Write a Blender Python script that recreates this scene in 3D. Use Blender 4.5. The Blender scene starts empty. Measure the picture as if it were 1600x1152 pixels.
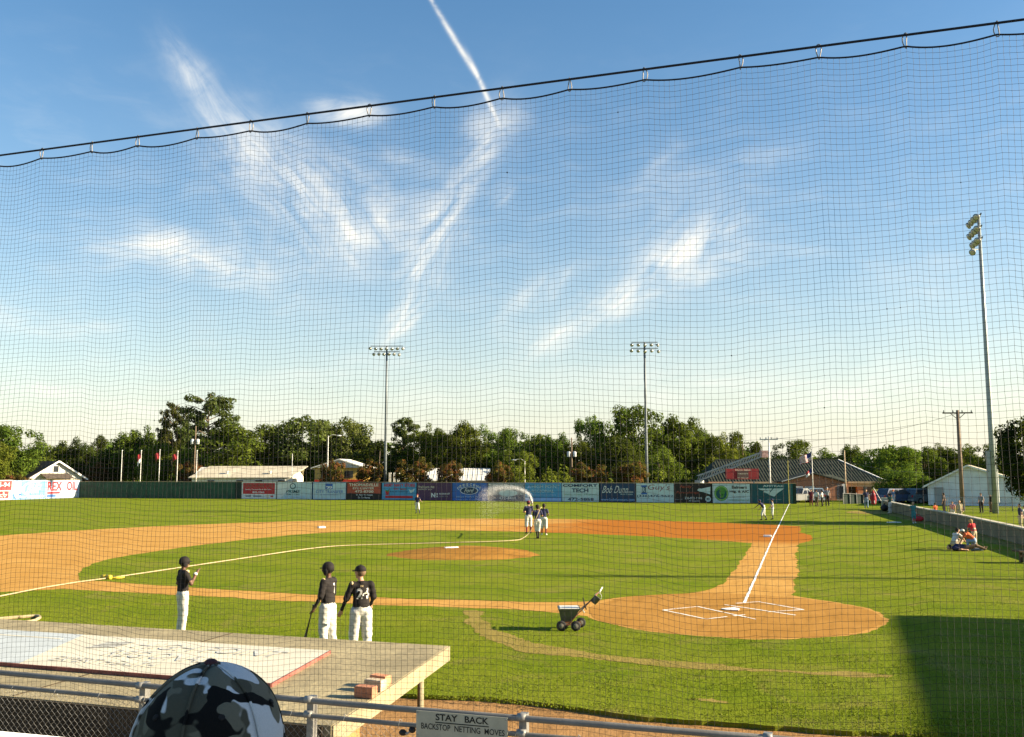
import bpy, math, random
import numpy as np
from mathutils import Vector, Matrix
from mathutils.bvhtree import BVHTree
S = bpy.context.scene
COL = S.collection
R = math.radians
random.seed(7)

# ------------------------------------------------------------------ camera
CAM = np.array([-24.9143, -1.7771, 3.654])
YAW, PITCH, ROLL, FPX = 0.3070475, 0.1089575, -0.00153, 1438.28
FW = np.array([math.cos(YAW) * math.cos(PITCH), math.sin(YAW) * math.cos(PITCH), math.sin(PITCH)])
_r = np.array([math.sin(YAW), -math.cos(YAW), 0.0])
_u = np.cross(_r, FW)
RT = math.cos(ROLL) * _r + math.sin(ROLL) * _u
UP = -math.sin(ROLL) * _r + math.cos(ROLL) * _u
cd = bpy.data.cameras.new('camera')
cd.sensor_width = 36.0
cd.lens = FPX / 1600 * 36
cd.clip_start = 0.05
cd.clip_end = 5000
cam = bpy.data.objects.new('camera', cd)
COL.objects.link(cam)
cam.matrix_world = Matrix(((RT[0], UP[0], -FW[0], CAM[0]), (RT[1], UP[1], -FW[1], CAM[1]), (RT[2], UP[2], -FW[2], CAM[2]), (0, 0, 0, 1)))
S.camera = cam
FH = np.array([math.cos(YAW), math.sin(YAW)])          # horizontal view direction
RH = np.array([math.sin(YAW), -math.cos(YAW)])         # horizontal right
RZ = math.atan2(RH[1], RH[0])                          # facade frame: x right, y away

def ray(px, py):
    return FW + RT * (px - 800) / FPX + UP * (576 - py) / FPX

def G(px, py, z=0.0):
    d = ray(px, py)
    t = (z - CAM[2]) / d[2]
    p = CAM + t * d
    return Vector((p[0], p[1], z))

def FZ(px, py, D):
    """lateral offset and height of a sight line where it crosses the vertical plane D metres ahead"""
    d = ray(px, py)
    t = D / (d[:2] @ FH)
    return t * (d[:2] @ RH), CAM[2] + t * d[2]

def LD(lat, D, z=0.0):
    p = CAM[:2] + FH * D + RH * lat
    return Vector((p[0], p[1], z))

def XP(px, py, x):
    """where a sight line crosses the plane X = x"""
    d = ray(px, py)
    t = (x - CAM[0]) / d[0]
    p = CAM + t * d
    return Vector(p)

# ------------------------------------------------------------------ light
SUN_EL, SUN_AZ = 20.0, math.degrees(math.atan2(-0.975, 0.22))
sd = Vector((math.cos(R(SUN_AZ)) * math.cos(R(SUN_EL)), math.sin(R(SUN_AZ)) * math.cos(R(SUN_EL)), math.sin(R(SUN_EL))))
sl = bpy.data.lights.new('sun', 'SUN')
sl.energy = 5.0
sl.angle = R(0.55)
sl.color = (1.0, 0.84, 0.60)
sun = bpy.data.objects.new('sun', sl)
COL.objects.link(sun)
sun.rotation_euler = sd.to_track_quat('Z', 'Y').to_euler()
S.view_settings.view_transform = 'Standard'
S.view_settings.look = 'None'
S.view_settings.gamma = 1
S.view_settings.use_curve_mapping = False
S.view_settings.exposure = 1.78

W = bpy.data.worlds.new('World')
S.world = W
W.use_nodes = True

class NT:
    def __init__(s, nt): s.nt = nt
    def new(s, t, **k):
        n = s.nt.nodes.new(t)
        for a, b in k.items(): setattr(n, a, b)
        return n
    def put(s, sock, v):
        if isinstance(v, bpy.types.NodeSocket): s.nt.links.new(v, sock)
        elif v is not None: sock.default_value = v
    def m(s, op, a, b=None, c=None, clamp=False):
        n = s.new('ShaderNodeMath', operation=op, use_clamp=clamp)
        for i, v in enumerate((a, b, c)):
            if v is not None: s.put(n.inputs[i], v)
        return n.outputs[0]
    def noise(s, vec, scale, detail=4, rough=.55, dist=0):
        n = s.new('ShaderNodeTexNoise')
        if vec is not None: s.put(n.inputs['Vector'], vec)
        n.inputs['Scale'].default_value = scale
        n.inputs['Detail'].default_value = detail
        n.inputs['Roughness'].default_value = rough
        n.inputs['Distortion'].default_value = dist
        return n.outputs[0]
    def mix(s, f, a, b, typ='MIX'):
        n = s.new('ShaderNodeMix', data_type='RGBA', blend_type=typ)
        s.put(n.inputs[0], f); s.put(n.inputs[6], a); s.put(n.inputs[7], b)
        return n.outputs[2]
    def ramp(s, f, *stops):
        n = s.new('ShaderNodeValToRGB')
        e = n.color_ramp.elements
        while len(e) < len(stops): e.new(0.5)
        for i, (p, c) in enumerate(stops):
            e[i].position = p
            e[i].color = c if len(c) == 4 else (*c, 1)
        s.put(n.inputs[0], f)
        return n.outputs[0]
    def smooth(s, v, a, b):
        n = s.new('ShaderNodeMapRange', interpolation_type='SMOOTHSTEP')
        s.put(n.inputs[0], v)
        n.inputs[1].default_value = a; n.inputs[2].default_value = b
        return n.outputs[0]
    def mapv(s, vec, scale=(1, 1, 1), rot=(0, 0, 0), loc=(0, 0, 0)):
        n = s.new('ShaderNodeMapping')
        s.put(n.inputs[0], vec)
        n.inputs[1].default_value = loc; n.inputs[2].default_value = rot; n.inputs[3].default_value = scale
        return n.outputs[0]

def build_sky():
    nt = W.node_tree
    nt.nodes.clear()
    k = NT(nt)
    out = k.new('ShaderNodeOutputWorld')
    bg = k.new('ShaderNodeBackground')
    sky = k.new('ShaderNodeTexSky', sky_type='NISHITA')
    sky.sun_disc = False
    sky.sun_elevation = R(SUN_EL)
    sky.sun_rotation = R(90 - SUN_AZ)
    sky.air_density = 1.15
    sky.dust_density = 0.6
    sky.ozone_density = 2.2
    sky.altitude = 100
    tc = k.new('ShaderNodeTexCoord')
    sep = k.new('ShaderNodeSeparateXYZ')
    nt.links.new(tc.outputs['Generated'], sep.inputs[0])
    az = k.m('ARCTAN2', sep.outputs[1], sep.outputs[0])
    el = k.m('ARCSINE', sep.outputs[2])
    comb = k.new('ShaderNodeCombineXYZ')
    k.put(comb.inputs[0], az); k.put(comb.inputs[1], el)
    v = comb.outputs[0]
    n1 = k.noise(v, 9, 5, .6)
    n2 = k.noise(k.mapv(v, loc=(7, 3, 1)), 9, 5, .6)
    az2 = k.m('MULTIPLY_ADD', k.m('SUBTRACT', n1, .5), .040, az)
    el2 = k.m('MULTIPLY_ADD', k.m('SUBTRACT', n2, .5), .034, el)
    def ae(px, py):
        d = ray(px, py); d = d / np.linalg.norm(d)
        return math.atan2(d[1], d[0]), math.asin(d[2])
    def stroke(p0, p1, wid, amp, soft=True):
        a0, e0 = ae(*p0); a1, e1 = ae(*p1)
        ca, ce = (a0 + a1) / 2, (e0 + e1) / 2
        L = math.hypot(a1 - a0, e1 - e0)
        c, s = (a1 - a0) / L, (e1 - e0) / L
        A, E = (az2, el2) if soft else (az, el)
        sa, sb = L * .56, wid / FPX * 1.4
        u = k.m('MULTIPLY_ADD', A, c / sa, k.m('MULTIPLY_ADD', E, s / sa, -(ca * c + ce * s) / sa))
        w = k.m('MULTIPLY_ADD', A, -s / sb, k.m('MULTIPLY_ADD', E, c / sb, (ca * s - ce * c) / sb))
        q = k.m('ADD', k.m('POWER', k.m('ABSOLUTE', u), 3.0), k.m('MULTIPLY', w, w))
        g = k.m('MULTIPLY', k.m('EXPONENT', k.m('MULTIPLY', q, -1.0)), amp)
        if not soft: return g
        # streaks drawn out along the stroke
        ang = math.degrees(math.atan2(e1 - e0, a1 - a0)) % 180
        b = int(((ang + 22.5) % 180) // 45)
        buckets[b] = g if b not in buckets else k.m('ADD', buckets[b], g)
        return None
    buckets = {}
    strokes = [((275, 85), (380, 230), 17, .55), ((330, 110), (300, 150), 14, .25), ((340, 200), (560, 320), 34, .62), ((380, 270), (480, 440), 55, .30),
               ((520, 300), (600, 400), 45, .45), ((620, 330), (440, 440), 40, .22), ((770, 195), (650, 420), 22, .70), ((700, 330), (640, 440), 36, .30), ((680, 380), (612, 510), 12, .45),
               ((690, 440), (605, 530), 11, .75), ((490, 165), (590, 176), 13, .85), ((740, 210), (830, 195), 18, .6), ((770, 320), (800, 290), 12, .35),
               ((1170, 335), (1010, 425), 18, .70), ((1030, 420), (830, 545), 17, .80), ((1160, 400), (960, 480), 14, .60), ((1120, 340), (960, 420), 42, .26),
               ((1240, 235), (980, 310), 16, .30), ((1060, 230), (990, 300), 12, .28), ((890, 425), (780, 500), 13, .42), ((230, 375), (400, 425), 17, 1.0),
               ((130, 380), (260, 395), 13, .40), ((80, 412), (200, 420), 8, .30), ((10, 512), (190, 517), 8, .45), ((-60, 480), (45, 495), 10, .45),
               ((900, 610), (1600, 600), 30, .38), ((0, 640), (700, 620), 28, .22), ((600, 240), (700, 265), 14, .35), ((1380, 430), (1600, 490), 40, .14),
               ((1190, 385), (1290, 395), 8, .25), ((470, 590), (660, 560), 14, .2), ((30, 615), (130, 612), 6, .35)]
    tot = None
    for p0, p1, wid, amp in strokes:
        stroke(p0, p1, wid, amp)
    for b, g in buckets.items():
        # streaks drawn out along the strokes of this bearing
        nb = k.noise(k.mapv(k.mapv(v, rot=(0, 0, R(-45 * b))), (6.0, 21, 1)), 1.4, 8, .64, .9)
        g = k.m('MULTIPLY', g, k.smooth(nb, .24, .80))
        tot = g if tot is None else k.m('ADD', tot, g)
    # wisps: fine streaky noise breaks the bands up
    w1 = k.noise(k.mapv(v, (1.0, 1.0, 1), (0, 0, R(38))), 22, 4, .62, .4)
    w2 = k.noise(k.mapv(v, (9, 26, 1), (0, 0, R(-35))), 1.6, 6, .6, .4)
    wis = k.m('MULTIPLY_ADD', w1, 1.0, k.m('MULTIPLY_ADD', w2, .5, .10))
    tot = k.m('MULTIPLY', tot, k.smooth(wis, .22, 1.15))
    veil = k.m('MULTIPLY', k.m('MULTIPLY', k.smooth(w2, .42, .85), k.smooth(el, .50, .22)), .13)
    tot = k.m('ADD', k.m('MULTIPLY', tot, 1.38), veil)
    # vapour trail: narrow and broken
    ca = stroke((640, -60), (700, 45), 2.3, .55, False)
    cb = stroke((696, 38), (745, 118), 3.0, .70, False)
    cc = stroke((738, 100), (776, 186), 2.6, .65, False)
    tr = k.m('MULTIPLY', k.m('ADD', k.m('ADD', ca, cb), cc), k.smooth(k.noise(v, 55, 4, .6), .12, .6))
    tot = k.m('ADD', tot, tr)
    tot = k.m('MINIMUM', tot, .85)
    # low haze near the horizon, the same all round
    hz = k.m('EXPONENT', k.m('MULTIPLY', k.m('MAXIMUM', el, 0.0), -7.5))
    hs = k.new('ShaderNodeHueSaturation'); hs.inputs['Saturation'].default_value = 1.26; hs.inputs['Value'].default_value = 1.12; hs.inputs['Hue'].default_value = .499
    nt.links.new(sky.outputs[0], hs.inputs['Color'])
    base = k.mix(k.m('MULTIPLY', hz, .80), hs.outputs[0], (6.2, 6.0, 5.35, 1))
    col = k.mix(tot, base, (7.4, 7.1, 6.3, 1))
    nt.links.new(col, bg.inputs[0])
    bg.inputs[1].default_value = 0.05
    nt.links.new(bg.outputs[0], out.inputs[0])
build_sky()

# ------------------------------------------------------------------ helpers
WM = {}
def link(o, parent=None, world=False):
    COL.objects.link(o)
    if parent is not None:
        o.parent = parent
        if world:
            o.matrix_parent_inverse = WM[parent.name].inverted()
            WM[o.name] = Matrix.Identity(4)
        else:
            WM[o.name] = WM[parent.name]
    else:
        WM[o.name] = Matrix.Identity(4)
    return o

def tag(o, label=None, cat=None, group=None, kind=None):
    if label: o['label'] = label
    if cat: o['category'] = cat
    if group: o['group'] = group
    if kind: o['kind'] = kind
    return o

def thing(name, label, cat, loc=(0, 0, 0), rz=0.0, group=None):
    o = bpy.data.objects.new(name, None)
    o.empty_display_size = .1
    o.location = loc
    o.rotation_euler = (0, 0, rz)
    link(o)
    WM[o.name] = Matrix.Translation(Vector(loc)) @ Matrix.Rotation(rz, 4, 'Z')
    return tag(o, label, cat, group)

class MB:
    def __init__(s):
        s.v, s.f, s.mi = [], [], []
    def add(s, vs, fs, mi=0):
        n = len(s.v)
        s.v += [tuple(x) for x in vs]
        s.f += [tuple(i + n for i in f) for f in fs]
        s.mi += [mi] * len(fs)
        return s
    def box(s, c, d, rz=0, mi=0, rx=0, ry=0):
        M = Matrix.Rotation(rz, 3, 'Z') @ Matrix.Rotation(ry, 3, 'Y') @ Matrix.Rotation(rx, 3, 'X')
        vs = [Vector(c) + M @ Vector((x * d[0] / 2, y * d[1] / 2, z * d[2] / 2)) for z in (-1, 1) for x, y in ((-1, -1), (1, -1), (1, 1), (-1, 1))]
        return s.add(vs, [(3, 2, 1, 0), (4, 5, 6, 7), (0, 1, 5, 4), (1, 2, 6, 5), (2, 3, 7, 6), (3, 0, 4, 7)], mi)
    def bar(s, a, b, w, h=None, mi=0):
        """square bar between two points"""
        a, b = Vector(a), Vector(b)
        h = h or w
        t = (b - a).normalized()
        q = t.orthogonal().normalized() if abs(t.z) > .95 else t.cross(Vector((0, 0, 1))).normalized()
        p = q.cross(t)
        vs = [e + q * sx * w / 2 + p * sy * h / 2 for e in (a, b) for sx, sy in ((-1, -1), (1, -1), (1, 1), (-1, 1))]
        return s.add(vs, [(0, 1, 2, 3), (7, 6, 5, 4), (1, 0, 4, 5), (2, 1, 5, 6), (3, 2, 6, 7), (0, 3, 7, 4)], mi)
    def tube(s, pts, r, n=6, mi=0, caps=True):
        pts = [Vector(p) for p in pts]
        rr = r if isinstance(r, (list, tuple)) else [r] * len(pts)
        vs, fs = [], []
        q = None
        for i, p in enumerate(pts):
            t = (pts[min(i + 1, len(pts) - 1)] - pts[max(i - 1, 0)]).normalized()
            if q is None: q = t.orthogonal().normalized()
            else:
                q = q - t * q.dot(t)
                q = q.normalized() if q.length > 1e-6 else t.orthogonal().normalized()
            w = t.cross(q)
            vs += [p + (q * math.cos(2 * math.pi * j / n) + w * math.sin(2 * math.pi * j / n)) * rr[i] for j in range(n)]
        for i in range(len(pts) - 1):
            for j in range(n):
                a, b = i * n + j, i * n + (j + 1) % n
                fs.append((a, b, b + n, a + n))
        if caps:
            fs.append(tuple(range(n - 1, -1, -1)))
            fs.append(tuple(range((len(pts) - 1) * n, len(pts) * n)))
        return s.add(vs, fs, mi)
    def lathe(s, prof, n=16, c=(0, 0, 0), mi=0, M=None):
        vs, fs = [], []
        M = M or Matrix.Identity(3)
        for r, z in prof:
            for j in range(n):
                a = 2 * math.pi * j / n
                vs.append(Vector(c) + M @ Vector((r * math.cos(a), r * math.sin(a), z)))
        for i in range(len(prof) - 1):
            for j in range(n):
                a, b = i * n + j, i * n + (j + 1) % n
                fs.append((a, b, b + n, a + n))
        fs.append(tuple(range(n - 1, -1, -1)))
        fs.append(tuple(range((len(prof) - 1) * n, len(prof) * n)))
        return s.add(vs, fs, mi)
    def ball(s, c, d, n=10, mi=0, M=None):
        k = n // 2
        prof = [(max(1e-4, math.sin(math.pi * i / k)), -math.cos(math.pi * i / k)) for i in range(k + 1)]
        D = Matrix.Diagonal(Vector(d))
        return s.lathe(prof, n, c, mi, (M @ D) if M else D)
    def poly(s, pts, mi=0):
        return s.add(pts, [tuple(range(len(pts)))], mi)
    def slab(s, pts, z0, z1, mi=0):
        """extruded outline (xy, counter-clockwise)"""
        n = len(pts)
        vs = [(p[0], p[1], z0) for p in pts] + [(p[0], p[1], z1) for p in pts]
        fs = [tuple(range(n - 1, -1, -1)), tuple(range(n, 2 * n))] + [(i, (i + 1) % n, n + (i + 1) % n, n + i) for i in range(n)]
        return s.add(vs, fs, mi)
    def ext(s, pts, vec, mi=0):
        """outline in 3-D extruded along a vector"""
        n = len(pts)
        pts = [Vector(p) for p in pts]
        vs = pts + [p + Vector(vec) for p in pts]
        fs = [tuple(range(n - 1, -1, -1)), tuple(range(n, 2 * n))] + [(i, (i + 1) % n, n + (i + 1) % n, n + i) for i in range(n)]
        return s.add(vs, fs, mi)
    def mesh(s, name):
        me = bpy.data.meshes.new(name)
        me.from_pydata(s.v, [], s.f)
        return me
    def build(s, name, mats, parent=None, world=False, smooth=False):
        me = s.mesh(name)
        mats = mats if isinstance(mats, (list, tuple)) else [mats]
        for m in mats: me.materials.append(m)
        if len(mats) > 1: me.polygons.foreach_set('material_index', s.mi)
        if smooth: me.polygons.foreach_set('use_smooth', [True] * len(me.polygons))
        me.update()
        return link(bpy.data.objects.new(name, me), parent, world)

def copy_tree(o, parent=None):
    c = o.copy()
    COL.objects.link(c)
    if parent is not None: c.parent = parent
    for ch in list(o.children): copy_tree(ch, c)
    return c

_mats = {}
def mat(name, col, rough=.75, var=.12, scale=3.0, bump=0.0, bscale=25.0, metal=0.0, spec=.3, fine=0.0, obj=False):
    if name in _mats: return _mats[name]
    m = bpy.data.materials.new(name)
    m.use_nodes = True
    k = NT(m.node_tree)
    b = m.node_tree.nodes['Principled BSDF']
    b.inputs['Roughness'].default_value = rough
    b.inputs['Metallic'].default_value = metal
    b.inputs['Specular IOR Level'].default_value = spec
    if obj:
        pos = k.new('ShaderNodeTexCoord').outputs['Object']
    else:
        pos = k.new('ShaderNodeNewGeometry').outputs['Position']
    lo = tuple(c * (1 - var) for c in col) + (1,)
    hi = tuple(min(1, c * (1 + var)) for c in col) + (1,)
    f = k.smooth(k.noise(pos, scale, 5, .6), .3, .7)
    c = k.mix(f, lo, hi)
    if fine:
        c = k.mix(k.m('MULTIPLY', k.smooth(k.noise(pos, scale * 11, 3, .7), .35, .75), fine), c, tuple(x * .45 for x in col) + (1,))
    k.put(b.inputs['Base Color'], c)
    if bump:
        bn = k.new('ShaderNodeBump')
        bn.inputs['Strength'].default_value = bump
        bn.inputs['Distance'].default_value = .02
        k.put(bn.inputs['Height'], k.noise(pos, bscale, 4, .6))
        k.put(b.inputs['Normal'], bn.outputs[0])
    _mats[name] = m
    return m

def text_mesh(s, bold=0.0, shear=0.0):
    cu = bpy.data.curves.new('lettering', 'FONT')
    cu.body = s
    cu.align_x = 'CENTER'
    cu.offset = bold
    cu.shear = shear
    cu.resolution_u = 3
    o = bpy.data.objects.new('lettering', cu)
    COL.objects.link(o)
    dg = bpy.context.evaluated_depsgraph_get()
    me = bpy.data.meshes.new_from_object(o.evaluated_get(dg))
    bpy.data.objects.remove(o)
    bpy.data.curves.remove(cu)
    n = len(me.vertices)
    a = np.empty(n * 3); me.vertices.foreach_get('co', a); a = a.reshape(-1, 3)
    fs = [tuple(p.vertices) for p in me.polygons]
    bpy.data.meshes.remove(me)
    lo, hi = a.min(0), a.max(0)
    a[:, 0] = (a[:, 0] - lo[0]) / (hi[0] - lo[0])
    a[:, 1] = (a[:, 1] - lo[1]) / (hi[1] - lo[1])
    return a, fs

# ------------------------------------------------------------------ ground materials
def grass_material():
    m = bpy.data.materials.new('mown_grass'); m.use_nodes = True
    k = NT(m.node_tree); b = m.node_tree.nodes['Principled BSDF']
    b.inputs['Roughness'].default_value = .9
    b.inputs['Specular IOR Level'].default_value = .02
    pos = k.new('ShaderNodeNewGeometry').outputs['Position']
    c = k.mix(k.smooth(k.noise(pos, .35, 4, .6), .3, .7), (.118, .168, .008, 1), (.172, .205, .012, 1))
    # mowing passes: alternate lay of the blades
    w = k.new('ShaderNodeTexWave', wave_type='BANDS', bands_direction='X')
    k.put(w.inputs['Vector'], k.mapv(pos, rot=(0, 0, R(18))))
    w.inputs['Scale'].default_value = .075
    w.inputs['Distortion'].default_value = 1.2
    w.inputs['Detail'].default_value = 2
    w.inputs['Detail Scale'].default_value = .6
    c = k.mix(k.m('MULTIPLY', w.outputs[1], .62), c, (.190, .212, .020, 1))
    c = k.mix(k.m('MULTIPLY', k.smooth(k.noise(pos, 2.6, 5, .65), .42, .68), .35), c, (.075, .118, .004, 1))
    # dry, thin spots
    dry = k.m('MULTIPLY', k.smooth(k.noise(pos, .55, 7, .70, .8), .50, .74), .78)
    c = k.mix(dry, c, (.235, .190, .055, 1))
    c = k.mix(k.m('MULTIPLY', k.smooth(k.noise(pos, 14, 5, .75), .40, .70), .40), c, (.085, .125, .006, 1))
    k.put(b.inputs['Base Color'], c)
    bn = k.new('ShaderNodeBump'); bn.inputs['Strength'].default_value = .6; bn.inputs['Distance'].default_value = .04
    h = k.m('ADD', k.noise(pos, 16, 6, .75), k.m('MULTIPLY', k.noise(pos, 2.2, 4, .6), 1.4))
    k.put(bn.inputs['Height'], h); k.put(b.inputs['Normal'], bn.outputs[0])
    return m

def dirt_material(name, c0, c1, wet=None, grit=.35, bump=.5):
    m = bpy.data.materials.new(name); m.use_nodes = True
    k = NT(m.node_tree); b = m.node_tree.nodes['Principled BSDF']
    b.inputs['Roughness'].default_value = .95
    b.inputs['Specular IOR Level'].default_value = .03
    pos = k.new('ShaderNodeNewGeometry').outputs['Position']
    c = k.mix(k.smooth(k.noise(pos, .5, 5, .62), .3, .7), (*c0, 1), (*c1, 1))
    # rake and drag marks
    rk = k.noise(k.mapv(pos, (.35, 3.2, 1), (0, 0, R(30))), 1.3, 4, .65)
    c = k.mix(k.m('MULTIPLY', k.smooth(rk, .46, .70), .38), c, tuple(x * .62 for x in c0) + (1,))
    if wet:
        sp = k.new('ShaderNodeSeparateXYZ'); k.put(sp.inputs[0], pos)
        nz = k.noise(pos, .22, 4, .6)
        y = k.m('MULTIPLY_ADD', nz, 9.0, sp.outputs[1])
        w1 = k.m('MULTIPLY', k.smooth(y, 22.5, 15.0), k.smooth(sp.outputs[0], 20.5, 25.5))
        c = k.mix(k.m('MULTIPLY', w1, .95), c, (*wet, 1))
        # darker streak short of second base
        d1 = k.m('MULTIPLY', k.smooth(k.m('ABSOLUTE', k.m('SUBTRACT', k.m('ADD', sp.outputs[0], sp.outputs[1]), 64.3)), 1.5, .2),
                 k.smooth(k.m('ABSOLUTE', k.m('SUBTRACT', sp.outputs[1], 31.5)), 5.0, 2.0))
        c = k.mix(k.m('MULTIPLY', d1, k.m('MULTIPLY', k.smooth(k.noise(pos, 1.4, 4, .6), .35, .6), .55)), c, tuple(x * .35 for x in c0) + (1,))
    if grit:
        c = k.mix(k.m('MULTIPLY', k.smooth(k.noise(pos, 11, 5, .72), .52, .78), grit), c, tuple(x * .42 for x in c0) + (1,))
    k.put(b.inputs['Base Color'], c)
    bn = k.new('ShaderNodeBump'); bn.inputs['Strength'].default_value = bump; bn.inputs['Distance'].default_value = .03
    k.put(bn.inputs['Height'], k.noise(pos, 9, 6, .7)); k.put(b.inputs['Normal'], bn.outputs[0])
    return m

GRASS = grass_material()
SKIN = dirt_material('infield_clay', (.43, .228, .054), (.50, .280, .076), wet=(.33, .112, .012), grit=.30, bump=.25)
HOME = dirt_material('home_clay', (.33, .165, .034), (.40, .208, .050), grit=.22, bump=.4)
TRACK = dirt_material('track_dirt', (.30, .165, .062), (.38, .215, .088), grit=.5, bump=.9)
WORN = dirt_material('worn_turf', (.235, .185, .045), (.29, .220, .060), grit=.75, bump=.9)
BASE = dirt_material('verge', (.16, .15, .05), (.12, .13, .035), grit=.3)
MOUND = dirt_material('mound_clay', (.26, .125, .024), (.36, .180, .036), grit=.4, bump=.6)
CHALK = mat('chalk', (.86, .84, .78), .9, .08, 6, .3, 40)

def wob(p, a):
    x, y = p
    return a * (math.sin(x * 3.1 + y * 1.7) * .5 + math.sin(x * 7.7 - y * 5.3 + 1) * .3 + math.sin(x * 1.3 - y * 2.1 + 2) * .6)

def ragged(pts, step=.25, amp=.04, closed=True):
    out = []
    n = len(pts)
    for i in range(n if closed else n - 1):
        a, b = Vector(pts[i]), Vector(pts[(i + 1) % n])
        k = max(1, int((b - a).length / step))
        nn = Vector((-(b - a).y, (b - a).x)).normalized() if (b - a).length > 0 else Vector((0, 0))
        for j in range(k):
            q = a.lerp(b, j / k)
            out.append(tuple(q + nn * (wob(q, amp) + random.uniform(-amp, amp) * .5)))
    return out

def smoothline(pts, n=8):
    """Catmull-Rom through the points"""
    P = [Vector(p) for p in pts]
    out = []
    for i in range(len(P) - 1):
        p0, p1, p2, p3 = P[max(i - 1, 0)], P[i], P[i + 1], P[min(i + 2, len(P) - 1)]
        for j in range(n):
            t = j / n
            out.append(.5 * ((2 * p1) + (p2 - p0) * t + (2 * p0 - 5 * p1 + 4 * p2 - p3) * t * t + (3 * p1 - p0 - 3 * p2 + p3) * t ** 3))
    out.append(P[-1])
    return out

def sheet(name, pts, z, m, kind='structure'):
    a = sum(pts[i][0] * pts[(i + 1) % len(pts)][1] - pts[(i + 1) % len(pts)][0] * pts[i][1] for i in range(len(pts)))
    if a < 0: pts = pts[::-1]
    o = MB().poly([(p[0], p[1], z) for p in pts]).build(name, m)
    o['kind'] = kind
    return o

# ------------------------------------------------------------------ the field
sheet('ground', [(3000 * math.cos(i * math.pi / 24), 3000 * math.sin(i * math.pi / 24)) for i in range(48)], -.10, BASE)
sheet('warning_track', [(-19.2, -32), (-9, -32), (-9, 40), (-19.2, 40)], -.07, TRACK)
edge = ragged([(-10.5, 40), (-10.6, 14), (-10.6, 4.7), (-10.4, 3.3), (-10.6, 1.7), (-10.8, .7), (-10.8, -1.1), (-10.7, -2.4), (-10.4, -3.7), (-10.2, -9), (-10.2, -32)], .12, .05, False)
lawn_pts = edge + [(-10.2, -32), (-10.2, -75), (95, -75), (95, 105), (-10.5, 105)]
lawn = MB().slab(lawn_pts, -.075, 0.0).build('lawn', GRASS)
lawn['kind'] = 'structure'

HC, HR = Vector((-.25, .15)), 3.72
arc = [(13.04 + 28.5 * math.cos(a), 13.04 + 28.5 * math.sin(a)) for a in np.linspace(R(-29.5), R(122), 60)]
def carc(a0, a1, n=14, c=HC, r=HR):
    return [(c.x + r * math.cos(R(a)), c.y + r * math.sin(R(a))) for a in np.linspace(a0, a1, n)]
skin_pts = [(37.3, -1.35)] + [p for p in arc if p[1] > -.6 and p[0] > -3] + [(-3.2, 34), (-4.5, 27), (-2.7, 21.6), (-1.5, 20.2), (-1.6, 15.8), (-1.75, 11.9), (-1.65, 8.5), (-1.35, 5.7)]
skin_pts += carc(108, 325, 26)[1:] + [(3.6, -1.25), (5.9, -1.3), (10.8, -1.4), (16, -1.25), (22.9, -1.3), (25.6, -2.0), (29.4, -1.9), (31.5, -1.35)]
SK = ragged(skin_pts, .14, .07)
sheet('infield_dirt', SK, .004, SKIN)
inner = [tuple(p) for p in smoothline([(.35, 21.2), (3.0, 23.6), (6.4, 25.5), (10.9, 26.3), (14.7, 26.4), (19.0, 26.2), (22.6, 25.3), (25.3, 23.3), (27.0, 20.4), (27.5, 17.0), (27.1, 12.4), (25.9, 7.0), (24.6, 4.0), (22.6, .85)], 6)]
inner += [(12.1, .80), (6.6, .85)] + [tuple(p) for p in smoothline([(4.6, 1.0), (3.3, 1.5), (2.55, 2.4), (1.6, 3.4), (.55, 4.2), (.05, 5.2)], 5)]
inner += [(-.35, 9.1), (-.4, 12.8), (0.0, 17.1), (.45, 20.4)]
IN = ragged(inner, .14, .05)
sheet('infield_grass', IN, .009, GRASS)
# scuffed home circle on top of the clay
sheet('home_circle', ragged(carc(0, 352, 56, HC, 3.62), .2, .06), .008, HOME)
worn_o = smoothline([(-1.9, 6.75), (-3.7, 6.05), (-5.6, 4.9), (-6.7, 3.5), (-7.15, 1.6), (-7.25, -.5), (-7.1, -2.2), (-6.9, -3.1)], 6)
worn_i = smoothline([(-6.85, -3.0), (-6.8, -2.1), (-6.85, .2), (-6.45, 2.1), (-5.75, 3.8), (-4.5, 5.1), (-3.0, 6.0), (-2.0, 6.35)], 6)
WO = ragged([tuple(p) for p in worn_o] + [tuple(p) for p in worn_i], .10, .11)
sheet('worn_path', WO, .004, WORN)
for i, (c, rx, ry) in enumerate((((-9.6, -.15), .16, .36), ((58.5, -6.5), 3, 1.6))):
    sheet('bare_patch', ragged([(c[0] + rx * math.cos(a), c[1] + ry * math.sin(a)) for a in np.linspace(0, 6.1, 22)], .12, .11), .0035, WORN)

# pitcher's mound: a low dome of clay
mc = Vector((13.35, 12.55))
mb = MB()
rings = 12
vs, fs = [(mc.x, mc.y, .26)], []
for i in range(1, rings + 1):
    t = i / rings
    for j in range(48):
        a = 2 * math.pi * j / 48
        r = 3.25 * t * (1 + (.05 * math.sin(3 * a + 1) + .03 * math.sin(7 * a) + .022 * math.sin(17 * a + 2) + .015 * math.sin(23 * a)) * t)
        z = .26 if t < .28 else .26 - .258 * ((t - .28) / .72) ** 1.15
        vs.append((mc.x + r * math.cos(a), mc.y + r * math.sin(a), max(z, -.01 if i == rings else .012)))
for j in range(48): fs.append((0, 1 + j, 1 + (j + 1) % 48))
for i in range(rings - 1):
    for j in range(48):
        a, b = 1 + i * 48 + j, 1 + i * 48 + (j + 1) % 48
        fs.append((a, a + 48, b + 48, b))
mo = mb.add(vs, fs).build('pitchers_mound', MOUND, smooth=True); mo['kind'] = 'structure'

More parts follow.
